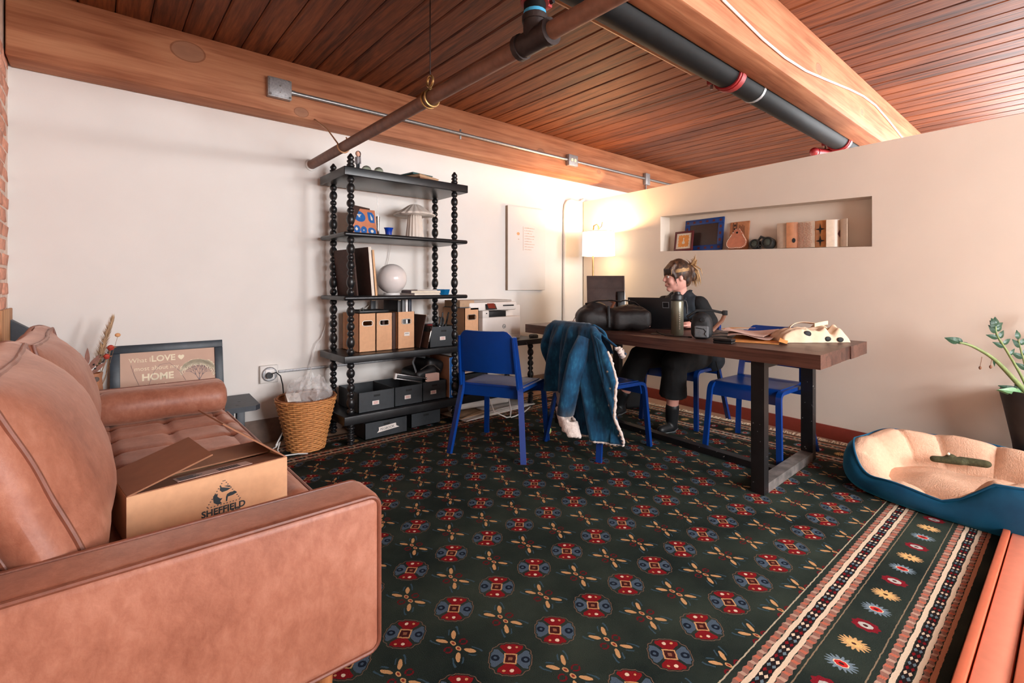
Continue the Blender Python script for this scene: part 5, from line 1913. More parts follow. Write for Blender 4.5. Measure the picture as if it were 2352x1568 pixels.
WBt = thing('water_bottle', 'tall olive grey water bottle with black screw lid on the table', 'bottle', wp(2.71, 1.985, TZ))
MB().lathe([(0.0, 0.0), (0.036, 0.0), (0.039, 0.006), (0.039, 0.21), (0.037, 0.225), (0.032, 0.232), (0.0, 0.232)], 28).build('body', 'bottle_grey', WBt)
MB().lathe([(0.0, 0.226), (0.036, 0.226), (0.037, 0.255), (0.034, 0.262), (0.022, 0.266), (0.02, 0.28), (0.012, 0.283), (0.0, 0.283)], 24).build('lid', 'black_plastic', WBt)
MB().tube([(0.03, -.022, 0.224), (0.047, -.036, 0.22), (0.05, -.04, 0.19), (0.049, -.04, 0.14)], 0.005, 8).build('carry_loop', 'black_plastic', WBt)
MB().tube(*ring((0, 0, 0.228), 0.041, 0.004, 'z', 24, 6)).build('lid_ring', 'rubber', WBt)
M = RZ(-42 - 90) @ T(0.0446, 0, 0.035) @ RZ(90) @ RX(90) @ RZ(90)
for i in range(12):
    a0 = R(-124)
    MB().box(-0.0035, 0.0035, -0.0008, 0, -0.0025, 0.0025, RZ(-38) @ T(0.0, -0.0391, 0.045 + i * 0.012)).build('marking', 'bone', WBt)

CBg = thing('camera_bag', 'small black camera pouch with grey front pocket and strap on the table', 'bag', wp(2.64, 1.76, TZ), R(-66))
mb = MB().bbox(-0.062, 0.062, -0.045, 0.045, 0.0, 0.13, r=0.04, seg=5).ball((0, 0, 0.105), 0.058, 18, 12, (1.02, .8, 1.0))
mb.fuse('body', 'nylon', CBg, 0.007, 4)
MB().bbox(-0.04, 0.042, -0.056, -0.036, 0.012, 0.082, r=0.016, seg=4).build('front_pocket', 'mesh_grey', CBg)
MB().tube([(-0.028, -.057, 0.07), (0.015, -.058, 0.065), (0.028, -.058, 0.05), (0.02, -.058, 0.035), (0.03, -.057, 0.022)], 0.0022, 6).build('cord', 'rubber', CBg)
MB().tube(*ring((0.008, -.05, 0.118), 0.012, 0.002, 'y', 16, 6)).build('ring', 'nylon', CBg)
MB().tube([(-0.06, 0.0, 0.10), (-0.085, 0.02, 0.13), (-0.03, 0.03, 0.17), (0.05, 0.035, 0.172), (0.115, 0.04, 0.158)], 0.008, 8, flat=.35).build('strap', 'nylon', CBg)
MB().bbox(0.112, 0.142, 0.034, 0.048, 0.143, 0.173, r=0.004).build('buckle', 'nylon', CBg)
MB().tube([(0.125, 0.04, 0.145), (0.11, 0.04, 0.11), (0.075, 0.03, 0.07), (0.058, 0.02, 0.05)], 0.011, 8, flat=.35).build('strap_end', 'brown_strap', CBg)

TN = thing('black_tin', 'low black round edged case near the front edge of the table', 'case', wp(2.535, 1.55, TZ), WA + R(10))
MB().bbox(-0.03, 0.03, -0.053, 0.053, 0.0, 0.013, r=0.01, seg=4).build('base', 'black_plastic', TN)
MB().bbox(-0.03, 0.03, -0.053, 0.053, 0.0135, 0.027, r=0.01, seg=4).build('lid', 'black_plastic', TN)


def tw(n, a, z): return wp(n, a, z)


EV = thing('manila_envelope', 'orange manila envelope lying under papers on the table', 'envelope', wp(2.87, 1.56, TZ), WA)


def quadsheet(pts, zf, th, mat, nm, par, nu=8, nv=8):
    p = [Vector(q) for q in pts]
    def fn(u, v):
        q = p[0].lerp(p[1], u).lerp(p[3].lerp(p[2], u), v)
        return (q.x, q.y, zf(u, v))
    return MB().sheet(fn, nu, nv, -th).build(nm, mat, par)


quadsheet([(-0.24, 0.02), (-0.16, -0.22), (0.30, -0.02), (0.20, 0.22)], lambda u, v: 0.002 + 0.02 * u * max(0, v - .4), 0.003, 'manila', 'envelope', EV)
quadsheet([(-0.16, -0.22), (-0.13, -0.25), (0.32, -0.06), (0.30, -0.02)], lambda u, v: 0.006 + 0.012 * (1 - u) + 0.02 * v, 0.002, 'manila', 'flap', EV)
PP = thing('loose_papers', 'pinkish white loose papers on the manila envelope', 'paper', wp(2.9, 1.6, TZ), WA)
quadsheet([(-0.20, 0.03), (-0.13, -0.18), (0.24, -0.08), (0.14, 0.22)], lambda u, v: 0.026 + 0.012 * math.sin(u * 5 + v * 3), 0.001, 'paper_pink', 'sheet', PP)
quadsheet([(-0.17, 0.08), (-0.12, -0.14), (0.26, -0.04), (0.16, 0.24)], lambda u, v: 0.040 + 0.012 * math.sin(u * 4 + v * 2 + 1), 0.001, 'paper_pink', 'sheet', PP)
quadsheet([(0.02, 0.22), (0.10, 0.16), (0.24, 0.10), (0.2, 0.26)], lambda u, v: 0.04 + 0.006 * u, 0.001, 'manila', 'sheet', PP)
OP = thing('orange_pouch', 'crumpled orange paper between the envelope and the tote bag', 'paper', wp(3.03, 1.50, TZ), WA)
plain('orange_paper', (214, 100, 44), 0.6, var=0.12)
MB().sheet(lambda u, v: (-0.10 + 0.2 * u, -0.09 + 0.16 * v - .05 * u, 0.002 + 0.05 * math.sin(pi * v) * (0.5 + u * .6) + 0.008 * noise.noise(Vector((u * 7, v * 7, 3)))), 16, 12, 0.002).build('paper', 'orange_paper', OP)

TO = thing('tote_bag', 'cream canvas tote with dark dots crumpled on the table corner', 'bag', wp(3.03, 1.32, TZ), R(-41))


def tote_fn(u, v):
    x = -0.20 + 0.39 * u + .012 * noise.noise(Vector((v * 3, 7, 0)))
    y = (-0.085 + 0.17 * v) * (1 - .25 * u * u) + .014 * noise.noise(Vector((u * 5, 3, 0)))
    e = (1 - abs(2 * u - 1) ** 5) * (1 - abs(2 * v - 1) ** 5)
    roll = .028 * math.exp(-((u - .88) / .07) ** 2) - .02 * math.exp(-((u - .74) / .05) ** 2) + .012 * math.exp(-((u - .64) / .05) ** 2)
    r1 = 1 - abs(noise.noise(Vector((x * 9 + y * 6, y * 16, 2)))) * 2
    return (x, y, 0.002 + max(0, e) ** .55 * (0.062 + roll + .018 * r1 + .006 * noise.noise(Vector((x * 40, y * 40, 0)))))


MB().sheet(tote_fn, 70, 36).build('body', 'canvas', TO, sharp=False)
MB().sheet(lambda u, v: (-0.10 + 0.20 * u, 0.03 + 0.03 * math.sin(u * 5) + .022 * v, 0.078 + 0.032 * math.sin(pi * u) ** .8 - .006 * v), 20, 3, 0.004).build('handle', 'canvas', TO)
MB().sheet(lambda u, v: (0.02 + 0.10 * math.sin(pi * u * .9), -0.01 + 0.07 * u, 0.075 + 0.02 * math.sin(pi * u + .4) + .022 * v), 14, 3, 0.004).build('handle', 'canvas', TO)
for x, z, r in ((-0.06, 0.05, 0.02), (0.055, 0.022, 0.016), (0.125, 0.018, 0.016)):
    MB().ball((x, -0.074, z), r, 12, 8, (1.15, 0.3, 0.9)).build('dot', 'rubber', TO)

PH = thing('phone', 'dark flat phone lying on the table before the water bottle', 'phone', wp(2.66, 2.06, TZ), WA + R(35))
MB().bbox(-0.036, 0.036, -0.075, 0.075, 0.0, 0.009, r=0.004).build('body', 'panel_brown', PH)
MB().bbox(-0.033, 0.033, -0.072, 0.072, 0.009, 0.0096, r=0.0003).build('screen', 'black_plastic', PH)
for i, (lab, pts) in enumerate((('black cable curling from the laptop to the camera pouch', [(2.80, 2.22, .008), (2.72, 2.16, .012), (2.64, 2.08, .014), (2.58, 1.98, .006), (2.60, 1.9, .006), (2.62, 1.84, .006)]),
                                ('black cable with a white plug right of the camera pouch', [(2.70, 1.73, .03), (2.74, 1.70, .035), (2.78, 1.66, .03), (2.80, 1.63, .03)]),
                                ('black looped cable lying before the papers on the table', [(2.68, 1.72, .012), (2.72, 1.68, .018), (2.73, 1.645, .018), (2.70, 1.63, .006), (2.67, 1.645, .005)]))):
    t = thing('table_cable', lab, 'cable', wp(*pts[0][:2], TZ), 0, 'cables on the table')
    o0 = Vector(wp(*pts[0][:2], TZ))
    P = [Vector(wp(q[0], q[1], TZ + q[2])) - o0 for q in pts]
    MB().tube(P, 0.003, 6).build('lead', 'rubber', t)
    MB().tube([P[-1], P[-1] + (P[-1] - P[-2]).normalized() * 0.022], 0.0045, 8).build('plug', 'white_plastic' if i == 1 else 'rubber', t)

# dark box on the floor under the far end of the table
DB = thing('floor_bag', 'dark bag standing on the rug under the far end of the table', 'bag', wp(3.40, 3.0, 0), R(-20))
MB().bbox(-0.10, 0.12, -0.10, 0.12, 0.0, 0.20, r=0.03, seg=4).build('body', 'nylon', DB)
MB().tube([(-0.05, -.1, 0.19), (-0.03, -.1, 0.24), (0.04, -.1, 0.24), (0.06, -.1, .19)], 0.008, 8).build('handle', 'nylon', DB)

# ---------------------------------------------------------------- floor lamp in the corner
LX, LY = 3.95, 3.25
m, b = new_mat('shade_glow', 0.8)
setc(b, rgb(255, 244, 224))
b.inputs['Emission Color'].default_value = (1.0, 0.84, 0.64, 1)
b.inputs['Emission Strength'].default_value = 2.1
FL = thing('floor_lamp', 'lit floor lamp with white drum shade in the room corner', 'lamp', (LX, LY, 0))
MB().lathe([(0.0, 0.0), (0.13, 0.0), (0.13, 0.012), (0.02, 0.022), (0.0, 0.022)], 28).build('base', 'brass', FL)
DX, DY = -0.045, 0.035
MB().tube([(DX * 0.2, DY * .2, 0.02), (DX, DY, 0.6), (DX, DY, 1.62), (DX * .8, DY * .8, 1.70), (DX * .3, DY * .3, 1.712), (0, 0, 1.69), (0, 0, 1.655)], 0.0085, 10).build('pole', 'brass', FL)
MB().lathe([(0.167, 1.392), (0.162, 1.640), (0.160, 1.640), (0.165, 1.392), (0.167, 1.392)], 48).build('shade', 'shade_glow', FL)
me = FL.children[-1].data
MB().tube(*ring((0, 0, 1.636), 0.162, 0.003, 'z', 40, 6)).build('shade_ring', 'ivory', FL)
mb = MB()
for i in range(3):
    a = 2 * pi * i / 3
    mb.tube([(0, 0, 1.636), (0.161 * math.cos(a), 0.161 * math.sin(a), 1.636)], 0.002, 6)
mb.build('spider', 'brass', FL)
MB().ball((0, 0, 1.55), 0.03, 14, 10, (1, 1, 1.3)).build('bulb', 'shade_glow', FL)
pd_ = bpy.data.lights.new('lamp_bulb', 'POINT')
pd_.energy = 50
pd_.color = (1.0, 0.60, 0.30)
pd_.shadow_soft_size = 0.035
po = bpy.data.objects.new('lamp_bulb', pd_)
COL.objects.link(po)
po.parent = FL
po.location = (0, 0, 1.60)
MB().tube([(0.0, 0, 1.66), (0.03, -.02, 1.70), (0.033, -.022, 1.74)], 0.004, 6).build('finial', 'black_metal', FL)

# ---------------------------------------------------------------- things in the wall recess
plain('maroon', (92, 26, 28), 0.5)
plain('frame_blue', (22, 62, 128), 0.5, var=0.12)
plain('art_orange', (226, 150, 74), 0.7)
plain('art_white', (236, 222, 200), 0.7)
plain('dark_glass', (60, 46, 42), 0.25, var=0.2, scale=5)
plain('relief_wood', (190, 126, 86), 0.6, var=0.15)
plain('clay_red', (204, 128, 98), 0.55, var=0.1)
plain('gunmetal', (58, 58, 56), 0.4, metal=0.3, var=0.2)
plain('glaze_cream', (226, 204, 180), 0.35, var=0.08, scale=30)
plain('glaze_amber', (206, 138, 76), 0.3, var=0.15)


def nthing(name, lab, cat, n, a, grp='things in the wall recess'):
    return thing(name, lab, cat, wp(n, a, nz(a) + 0.001), WA - R(90), grp)


# local frame of these: x along the wall to the right (towards -a), -y towards the room
def pic(name, lab, n, a, w, h, fb, fmat, pmat, lean, cat='picture'):
    t = nthing(name, lab, cat, n, a)
    M = RX(-lean)
    for q in ((-w / 2, w / 2, 0, fb), (-w / 2, w / 2, h - fb, h), (-w / 2, -w / 2 + fb, fb, h - fb), (w / 2 - fb, w / 2, fb, h - fb)):
        MB().bbox(q[0], q[1], -0.008, 0.008, q[2], q[3], r=0.002, M=M).build('frame_bar', fmat, t)
    MB().box(-w / 2 + fb, w / 2 - fb, -0.003, 0.003, fb, h - fb, M).build('picture', pmat, t)
    return t, M


t, M = pic('blue_picture', 'large blue spotted picture frame leaning in the wall recess', 3.965, 2.64, 0.39, 0.295, 0.05, 'frame_blue', 'dark_glass', 8)
for i in range(6):
    for zz in (0.026, 0.269):
        zpoly([(-0.165 + i * 0.066 + p, zz + q) for p, q in ((-.012, -.01), (.012, -.01), (.012, .01), (-.012, .01))], 'maroon', 'red_spot', t, M, -0.0088)
for i in range(3):
    for xx in (-0.17, 0.17):
        zpoly([(xx + p, 0.09 + i * .06 + q) for p, q in ((-.01, -.012), (.01, -.012), (.01, .012), (-.01, .012))], 'maroon', 'red_spot', t, M, -0.0088)
t, M = pic('small_picture', 'small maroon frame with orange vase print leaning in the wall recess', 3.905, 2.80, 0.195, 0.185, 0.02, 'maroon', 'art_white', 9)
zpoly([p for i in range(4) for p in [(lambda k, j: ((-0.058 + 0.116 * j / 8 + 0, 0.035 + (0.006 if j % 2 else 0)) if k == 0 else (0.058 - (0.006 if j % 2 else 0), 0.035 + 0.115 * j / 8) if k == 1 else (0.058 - 0.116 * j / 8, 0.15 - (0.006 if j % 2 else 0)) if k == 2 else (-0.058 + (0.006 if j % 2 else 0), 0.15 - 0.115 * j / 8)))(i, j) for j in range(8)]], 'art_orange', 'orange_ground', t, M, -0.0036, .0006)
zpoly([(-0.012, 0.065), (0.012, 0.065), (0.016, 0.08), (0.005, 0.095), (0.004, 0.118), (0.008, 0.122), (-0.008, 0.122), (-0.004, 0.118), (-0.005, 0.095), (-0.016, 0.08)], 'art_white', 'vase_print', t, M, -0.0044, .0006)
t = nthing('wood_plaque', 'carved wooden plaque leaning behind a clay charm in the recess', 'plaque', 3.97, 2.30)
M = RX(-8)
MB().bbox(-0.085, 0.085, -0.008, 0.006, 0, 0.245, r=0.002, M=M).build('plaque', 'relief_wood', t)
for xx in (-0.055, -0.025):
    MB().box(xx - .003, xx + .003, -0.0088, -0.008, 0.01, 0.238, M).build('groove', 'dark_brown_board', t)
for i in range(7):
    MB().box(-0.049, -0.031, -0.0088, -0.008, 0.02 + i * 0.031, 0.038 + i * 0.031, M).build('carving', 'dark_brown_board', t)
for i in range(6):
    MB().box(0.0 + i * .009, 0.0025 + i * .009, -0.0088, -0.008, 0.12, 0.215 - 0.006 * (i % 3), M).build('groove', 'dark_brown_board', t)
t = nthing('clay_charm', 'rounded triangular clay piece edged with white dots in the recess', 'ceramic', 3.915, 2.285)
tri_o = []
for i in range(40):
    a = 2 * pi * i / 40
    r = 0.082 + 0.012 * math.cos(3 * (a - pi / 2)) + (0.014 if abs(a - pi / 2) < .3 else 0)
    tri_o.append((r * 1.0 * math.cos(a), 0.078 + r * .95 * math.sin(a)))
M = RX(-12)
zpoly(tri_o, 'clay_red', 'charm', t, M, -0.016, 0.016)
for i in range(0, 40):
    if tri_o[i][1] < 0.13 or i % 2:
        MB().ball((tri_o[i][0] * .97, -0.0165, 0.078 + (tri_o[i][1] - .078) * .97), 0.0038, 6, 5, M=M).build('dot', 'art_white', t)
MB().lathe([(0.0, 0), (0.009, 0), (0.009, .002), (0, .002)], 12, M @ T(0, -0.016, 0.145) @ RX(90)).build('hole', 'rubber', t)
t = nthing('ceramic_binoculars', 'dark binocular shaped ceramic with two glass eyes in the recess', 'ceramic', 3.93, 2.075)
for xx, rr in ((-0.052, 0.042), (0.052, 0.047)):
    MB().lathe([(0.0, -0.03), (rr, -0.03), (rr, 0.02), (rr - .004, 0.03), (rr - .012, 0.03), (rr - .012, 0.02), (0.0, 0.02)], 24, T(xx, 0, rr) @ RX(78)).build('barrel', 'gunmetal', t)
    MB().ball((0, 0, 0.02), rr - 0.013, 18, 10, (1, 1, .35), M=T(xx, 0, rr) @ RX(78)).build('lens', 'green_glass', t)
MB().tube([(-0.03, 0, 0.075), (-0.005, -.005, 0.10), (0.03, 0, 0.085)], [.008, .012, .009], 10).build('bridge', 'gunmetal', t)
MB().tube(*ring((0.0, -.028, 0.02), 0.012, 0.005, 'y', 16, 8)).build('ring', 'gunmetal', t)
g5 = 'folded ceramic tiles in the recess'


def tile(lab, a0, n0, a1, n1, mat, extra=None):
    t = thing('ceramic_tile', lab, 'ceramic', wp((n0 + n1) / 2, (a0 + a1) / 2, nz((a0 + a1) / 2) + .002), 0, g5)
    p0, p1 = Vector(wp(n0, a0)), Vector(wp(n1, a1))
    c = (p0 + p1) / 2
    d = (p1 - p0)
    ang = math.atan2(d.y, d.x)
    t.rotation_euler.z = ang
    w = d.length
    MB().sheet(lambda u, v: (w * (u - .5), -0.008 * math.sin(pi * u), 0.195 * v + .004), 10, 6, 0.006).build('tile', mat, t)
    if extra:
        extra(t, w)


def spark(t, w):
    for zz in (0.05, 0.135):
        zpoly([(0.035, zz), (0.007, zz + .007), (0, zz + .042), (-0.007, zz + .007), (-0.035, zz), (-0.007, zz - .007), (0, zz - .042), (0.007, zz - .007)], 'rubber', 'star', t, Matrix(), -0.012, .002)


def eye(t, w): zpoly(oval(0.01, 0.06, 0.012, 0.018), 'rubber', 'spot', t, Matrix(), -0.0105, .002)
def diamond(t, w): zpoly([(0.028, 0.095), (0.04, 0.07), (0.05, 0.095), (0.04, 0.125)], 'maroon', 'diamond', t, Matrix(), -0.007, .002)


def cells(t, w):
    for j in range(7):
        for i in range(4):
            pts = [(q[0], q[2]) for q in [(-w / 2 + w * (i + .5 + .25 * (j % 2)) / 4.6, 0, 0.018 + j * .0265)]][0]
            MB().tube([(pts[0] + 0.009 * math.cos(2 * pi * k / 8), -0.0095, pts[1] + 0.011 * math.sin(2 * pi * k / 8)) for k in range(8)], 0.0011, 4, closed=True).build('ring_mark', 'clay_red', t)


tile('white ceramic tile leftmost of the folded row in the recess', 1.955, 3.93, 1.87, 3.92, 'glaze_cream')
tile('leaf shaped ceramic tile with a dark spot in the recess', 1.87, 3.90, 1.80, 3.935, 'relief_wood', eye)
tile('ceramic tile patterned with small rings in the recess', 1.80, 3.935, 1.675, 3.915, 'glaze_cream', cells)
tile('amber ceramic tile with two dark stars in the recess', 1.675, 3.92, 1.585, 3.905, 'glaze_amber', spark)
tile('plain cream curved tile with a maroon diamond in the recess', 1.585, 3.885, 1.515, 3.93, 'glaze_cream', diamond)
tile('rightmost narrow tan tile of the folded row in the recess', 1.515, 3.93, 1.455, 3.89, 'glaze_cream')

# ---------------------------------------------------------------- person at the table
plain('skin', (226, 166, 150), 0.5, var=0.05, scale=12)
plain('lip', (186, 96, 92), 0.45)
plain('eye_white', (232, 226, 220), 0.3)
plain('eye_dark', (50, 36, 30), 0.3)
plain('navy_cloth', (30, 38, 46), 0.8, var=0.2, scale=18, bmp=0.2, bscale=120)
plain('black_cloth', (11, 12, 14), 0.85, var=0.2, scale=18, bmp=0.2, bscale=120)
plain('boot_black', (22, 24, 26), 0.45, var=0.2)
m, b = new_mat('hair', 0.5, spec=0.4)
f = noise_tex(mapping(coords(), (1, 1, 0.35)), 55, 3, 0.6)
setc(b, ramp(f, (0.36, rgb(44, 29, 22)), (0.54, rgb(74, 49, 35)), (0.72, rgb(128, 92, 62))))
plain('hair_light', (188, 148, 102), 0.5, var=0.25, scale=40)

PE = thing('person', 'person in dark jacket and black cropped trousers seated at the table, head turned aside', 'person', (3.62, 2.065, 0), R(182.5))
HC = Vector((0.175, 0.0, 1.155))
HM = T(*HC) @ RZ(-43) @ RY(6)


def hp(x, y, z): return tuple(HM @ Vector((x, y, z)))


LEGS = {1: dict(hip=(0.0, .09, .535), knee=(.40, .10, .515), ankle=(.345, .05, .10)), -1: dict(hip=(0.0, -.09, .535), knee=(.43, -.16, .54), ankle=(.44, -.34, .17))}
ARMS = {1: dict(sh=(.10, .145, .945), el=(.09, .225, .815), wr=(.30, .18, .80)), -1: dict(sh=(.10, -.145, .945), el=(.12, -.22, .815), wr=(.33, -.15, .80))}
mb = MB()
mb.cone((-.02, 0, .56), (.0, 0, .70), .12, .11).cone((.0, 0, .70), (.09, 0, .88), .105, .12).cone((.10, .06, .93), (.10, -.06, .93), .085, .085)
mb.cone((.12, 0, .98), tuple(HC + Vector((-.025, 0.01, -.04))), .052, .047)
mb.ball((0, 0, 0), 1.0, 24, 18, (.094, .073, .114), M=HM)
mb.ball((0.03, 0, -.052), 1.0, 18, 12, (.058, .055, .058), M=HM)
mb.ball((0.068, 0, -.092), 1.0, 12, 8, (.024, .026, .02), M=HM)
mb.cone(hp(.086, 0, .02), hp(.104, 0, -.018), .008, .0105).ball((.102, 0, -.023), 0.010, 10, 8, (1, 1.35, .8), M=HM)
mb.ball((.045, 0, .045), 1.0, 14, 10, (.04, .055, .045), M=HM)
mb.ball((.085, 0, -.058), 1.0, 10, 8, (.0145, .024, .012), M=HM)
for s in (1, -1):
    mb.ball((-.004, s * .078, -.014), 1.0, 12, 10, (.015, .009, .026), M=HM)
    mb.ball((.062, s * .036, -.035), 1.0, 10, 8, (.026, .024, .026), M=HM)
    A, Lg = ARMS[s], LEGS[s]
    mb.cone(A['sh'], A['el'], .05, .042).cone(A['el'], A['wr'], .041, .028)
    mb.cone(Lg['hip'], Lg['knee'], .085, .06)
    k, an = Vector(Lg['knee']), Vector(Lg['ankle'])
    mb.cone(k, k.lerp(an, .35), .056, .054).cone(k.lerp(an, .35), an, .054, .036)
    # hand: palm, four fingers and a thumb resting on the keyboard
    w = Vector(A['wr'])
    fd = (Vector((.42, 0.0 - s * .0 + w.y * .55, .79)) - w).normalized()
    sd = Vector((-fd.y, fd.x, 0)).normalized()
    palm = w + fd * .05
    mb.cone(w, palm, .025, .024).cone(palm + sd * .022, palm - sd * .022, .0165, .0165)
    for i, (off, ln) in enumerate(((-.027, .058), (-.009, .068), (.009, .064), (.027, .05))):
        r0 = palm + fd * .022 + sd * off
        r1 = r0 + fd * ln * .55 + Vector((0, 0, .008))
        r2 = r1 + fd * ln * .5 - Vector((0, 0, .016))
        mb.cone(r0, r1, .009, .0082, 8).cone(r1, r2, .0082, .0068, 8)
    th = palm - fd * .018 - sd * s * .028 * -1
    mb.cone(th, th + fd * .032 + sd * s * .016, .0098, .009, 8).cone(th + fd * .032 + sd * s * .016, th + fd * .055 + sd * s * .014, .009, .0075, 8)
mb.fuse('body', 'skin', PE, 0.006, 4)
for s in (1, -1):
    e = MB().ball((.0765, s * .031, .006), 0.0118, 12, 10, M=HM).build('eye', 'eye_white', PE)
    MB().ball((.0848, s * .0325, .006), 0.0052, 10, 8, M=HM).build('iris', 'eye_dark', e)
    MB().tube([hp(.0905, s * .014, .026), hp(.088, s * .032, .031), hp(.076, s * .048, .027)], .0022, 6).build('eyebrow', 'hair', PE)
MB().tube([hp(.088, -.018, -.056), hp(.0965, 0, -.054), hp(.088, .018, -.056)], [.0015, .004, .0015], 8).build('lips', 'lip', PE)
MB().tube([hp(.088, -.014, -.063), hp(.096, 0, -.064), hp(.088, .014, -.063)], [.0015, .0045, .0015], 8).build('lips', 'lip', PE)
# hair: cap, fringe, loose twisted knot with ends
mb = MB()
mb.ball((-.014, 0, .032), 1.0, 24, 18, (.104, .086, .103), M=HM)
mb.ball((-.058, 0, -.02), 1.0, 18, 12, (.052, .064, .07), M=HM)
mb.ball((-.02, 0, .105), 1.0, 14, 10, (.05, .045, .034), M=HM)
for i in range(11):
    y = -.062 + .0124 * i
    mb.cone(hp(.03, y * .9, .112 - abs(y) * .3), hp(.086 - abs(y) * .35, y * 1.05, .062), .017, .014, 8)
    mb.cone(hp(.086 - abs(y) * .35, y * 1.05, .062), hp(.095 - abs(y) * .45, y * 1.1, .030 - .014 * random.random()), .013, .007, 8)
for s in (1, -1):
    mb.cone(hp(.06, s * .062, .055), hp(.04, s * .073, .0), .013, .008, 8).cone(hp(.04, s * .073, .0), hp(.03, s * .07, -.075), .007, .003, 8)
mb.ball((-.112, 0, .042), 1.0, 16, 12, (.036, .04, .05), M=HM)
mb.ball((-.125, .01, .0), 1.0, 12, 10, (.026, .026, .05), M=HM)
mb.fuse('hair', 'hair', PE, 0.006, 2)
mb = MB()
for i in range(46):
    a = random.uniform(-1, 1)
    st = Vector((-.118 + random.uniform(-.02, .02), a * .03, .05 + random.uniform(-.03, .03)))
    up = random.random() < .45
    en = st + (Vector((random.uniform(-.05, .02), a * .04, random.uniform(.04, .085))) if up else Vector((random.uniform(-.045, .0), a * .03, random.uniform(-.15, -.08))))
    mid = st.lerp(en, .5) + Vector((-.016, random.uniform(-.01, .01), .01))
    mb.tube([tuple(HM @ q) for q in (st, mid, en)], [.006, .005, .001], 5)
for i in range(36):
    y = random.uniform(-.075, .075)
    r0 = Vector((random.uniform(.0, .05), y * .8, .117 - abs(y) * .4))
    r1 = Vector((.088 - abs(y) * .4, y * 1.12, .055))
    r2 = Vector((.100 - abs(y) * .5, y * 1.15, random.uniform(.0, .03)))
    mb.tube([tuple(HM @ q) for q in (r0, r1, r2)], [.002, .003, .0008], 5)
for i in range(60):
    s = random.choice((1, -1))
    z = random.uniform(.03, .10)
    r0 = Vector((.055, s * .062 * (1 - max(0, z - .05) * 8), z))
    r1 = Vector((-.03, s * (.096 - max(0, z - .03) * .5), z * .75 + .012))
    r2 = Vector((-.108, s * .022, .045 + random.uniform(-.03, .03)))
    mb.tube([tuple(HM @ q) for q in (r0, r0.lerp(r1, .5) + Vector((0, s * .008, 0)), r1, r1.lerp(r2, .5) + Vector((0, s * .012, 0)), r2)], [.0012, .003, .0036, .003, .002], 5)
tag(mb.build('hair_strands', 'hair_light', PE, sharp=False), kind='stuff')
# jacket: dark vest front, black sleeves
mb = MB()
mb.cone((-.03, 0, .54), (.0, 0, .70), .15, .125).cone((.0, 0, .70), (.09, 0, .88), .125, .13).cone((.095, .08, .93), (.095, -.08, .93), .09, .09)
mb.cone((.105, .05, .985), (.105, -.05, .985), .062, .062)
mb.ball((-.12, .14, .50), 1.0, 14, 10, (.10, .10, .10)).ball((-.10, -.12, .50), 1.0, 14, 10, (.10, .10, .08))
jk = mb.fuse('jacket', 'navy_cloth', PE, 0.009, 5, warp=lambda p: p + Vector((0, 0, 0)) + p.normalized() * (.006 * noise.noise(p * 22)))
for s in (1, -1):
    A = ARMS[s]
    mb = MB().cone(A['sh'], A['el'], .063, .055).cone(A['el'], Vector(A['el']).lerp(Vector(A['wr']), .8), .056, .044)
    mb.fuse('sleeve', 'black_cloth', PE, 0.008, 4, warp=lambda p: Vector((p.x, p.y, max(p.z, .765))) + Vector((0, 0, .004 * noise.noise(p * 30))))
cl_ = MB()
for s in (1, -1):
    cl_.tube([(.06, s * .05, 1.045), (.125, s * .065, 1.02), (.19, s * .05, .96), (.22, s * .02, .89)], [.018, .02, .018, .01], 8, flat=.45)
cl_.build('collar', 'navy_cloth', PE)
MB().tube([(.215, -.03, .97), (.235, -.035, .90), (.245, -.02, .84)], .002, 6).build('necklace', 'nickel', PE)
MB().tube([(-.02, .215, .50), (-.03, .235, .42), (-.025, .235, .34)], .0045, 6).build('drawstring', 'rubber', PE)
# cropped wide trousers
mb = MB()
mb.cone((-.03, .05, .535), (-.03, -.05, .535), .125, .125)
for s in (1, -1):
    Lg = LEGS[s]
    k, an = Vector(Lg['knee']), Vector(Lg['ankle'])
    mb.cone(Lg['hip'], k, .108, .092)
    mb.tube([k + Vector((-.02, 0, .06)), k, k.lerp(an, .2), k.lerp(an, .4), k.lerp(an, .58)], [.05, .088, .09, .095, .102], 16)
mb.fuse('trousers', 'black_cloth', PE, 0.009, 2, warp=lambda p: p + Vector((.005 * noise.noise(p * 18), .005 * noise.noise(p * 15), 0)) if p.z > .46 or abs(p.x) > .2 else p)
for s in (1, -1):
    an = Vector(LEGS[s]['ankle'])
    k = Vector(LEGS[s]['knee'])
    g = 0.0 if s == 1 else an.z - .10
    mb = MB().cone(k.lerp(an, .80), an, .05, .048).cone(an, an - Vector((0, 0, .05)), .048, .04).cone(an + Vector((-.02, 0, -.065)), an + Vector((.13, -.015 * s, -.068)), .036, .03)
    bt = mb.fuse('boot', 'boot_black', PE, 0.007, 3, warp=lambda p, g=g: Vector((p.x, p.y, max(p.z, g + 0.002))))
    pts = [(an.x - .05 + .0 * i, an.y, g + .012) for i in range(1)]
    MB().tube([(an.x - .055, an.y + .02, g + .014), (an.x + .04, an.y + .042, g + .014), (an.x + .13, an.y + .02, g + .016), (an.x + .155, an.y - .01 * s, g + .02), (an.x + .13, an.y - .04, g + .016), (an.x + .04, an.y - .042, g + .014)], .0035, 6).build('welt', 'binder_grey', bt)

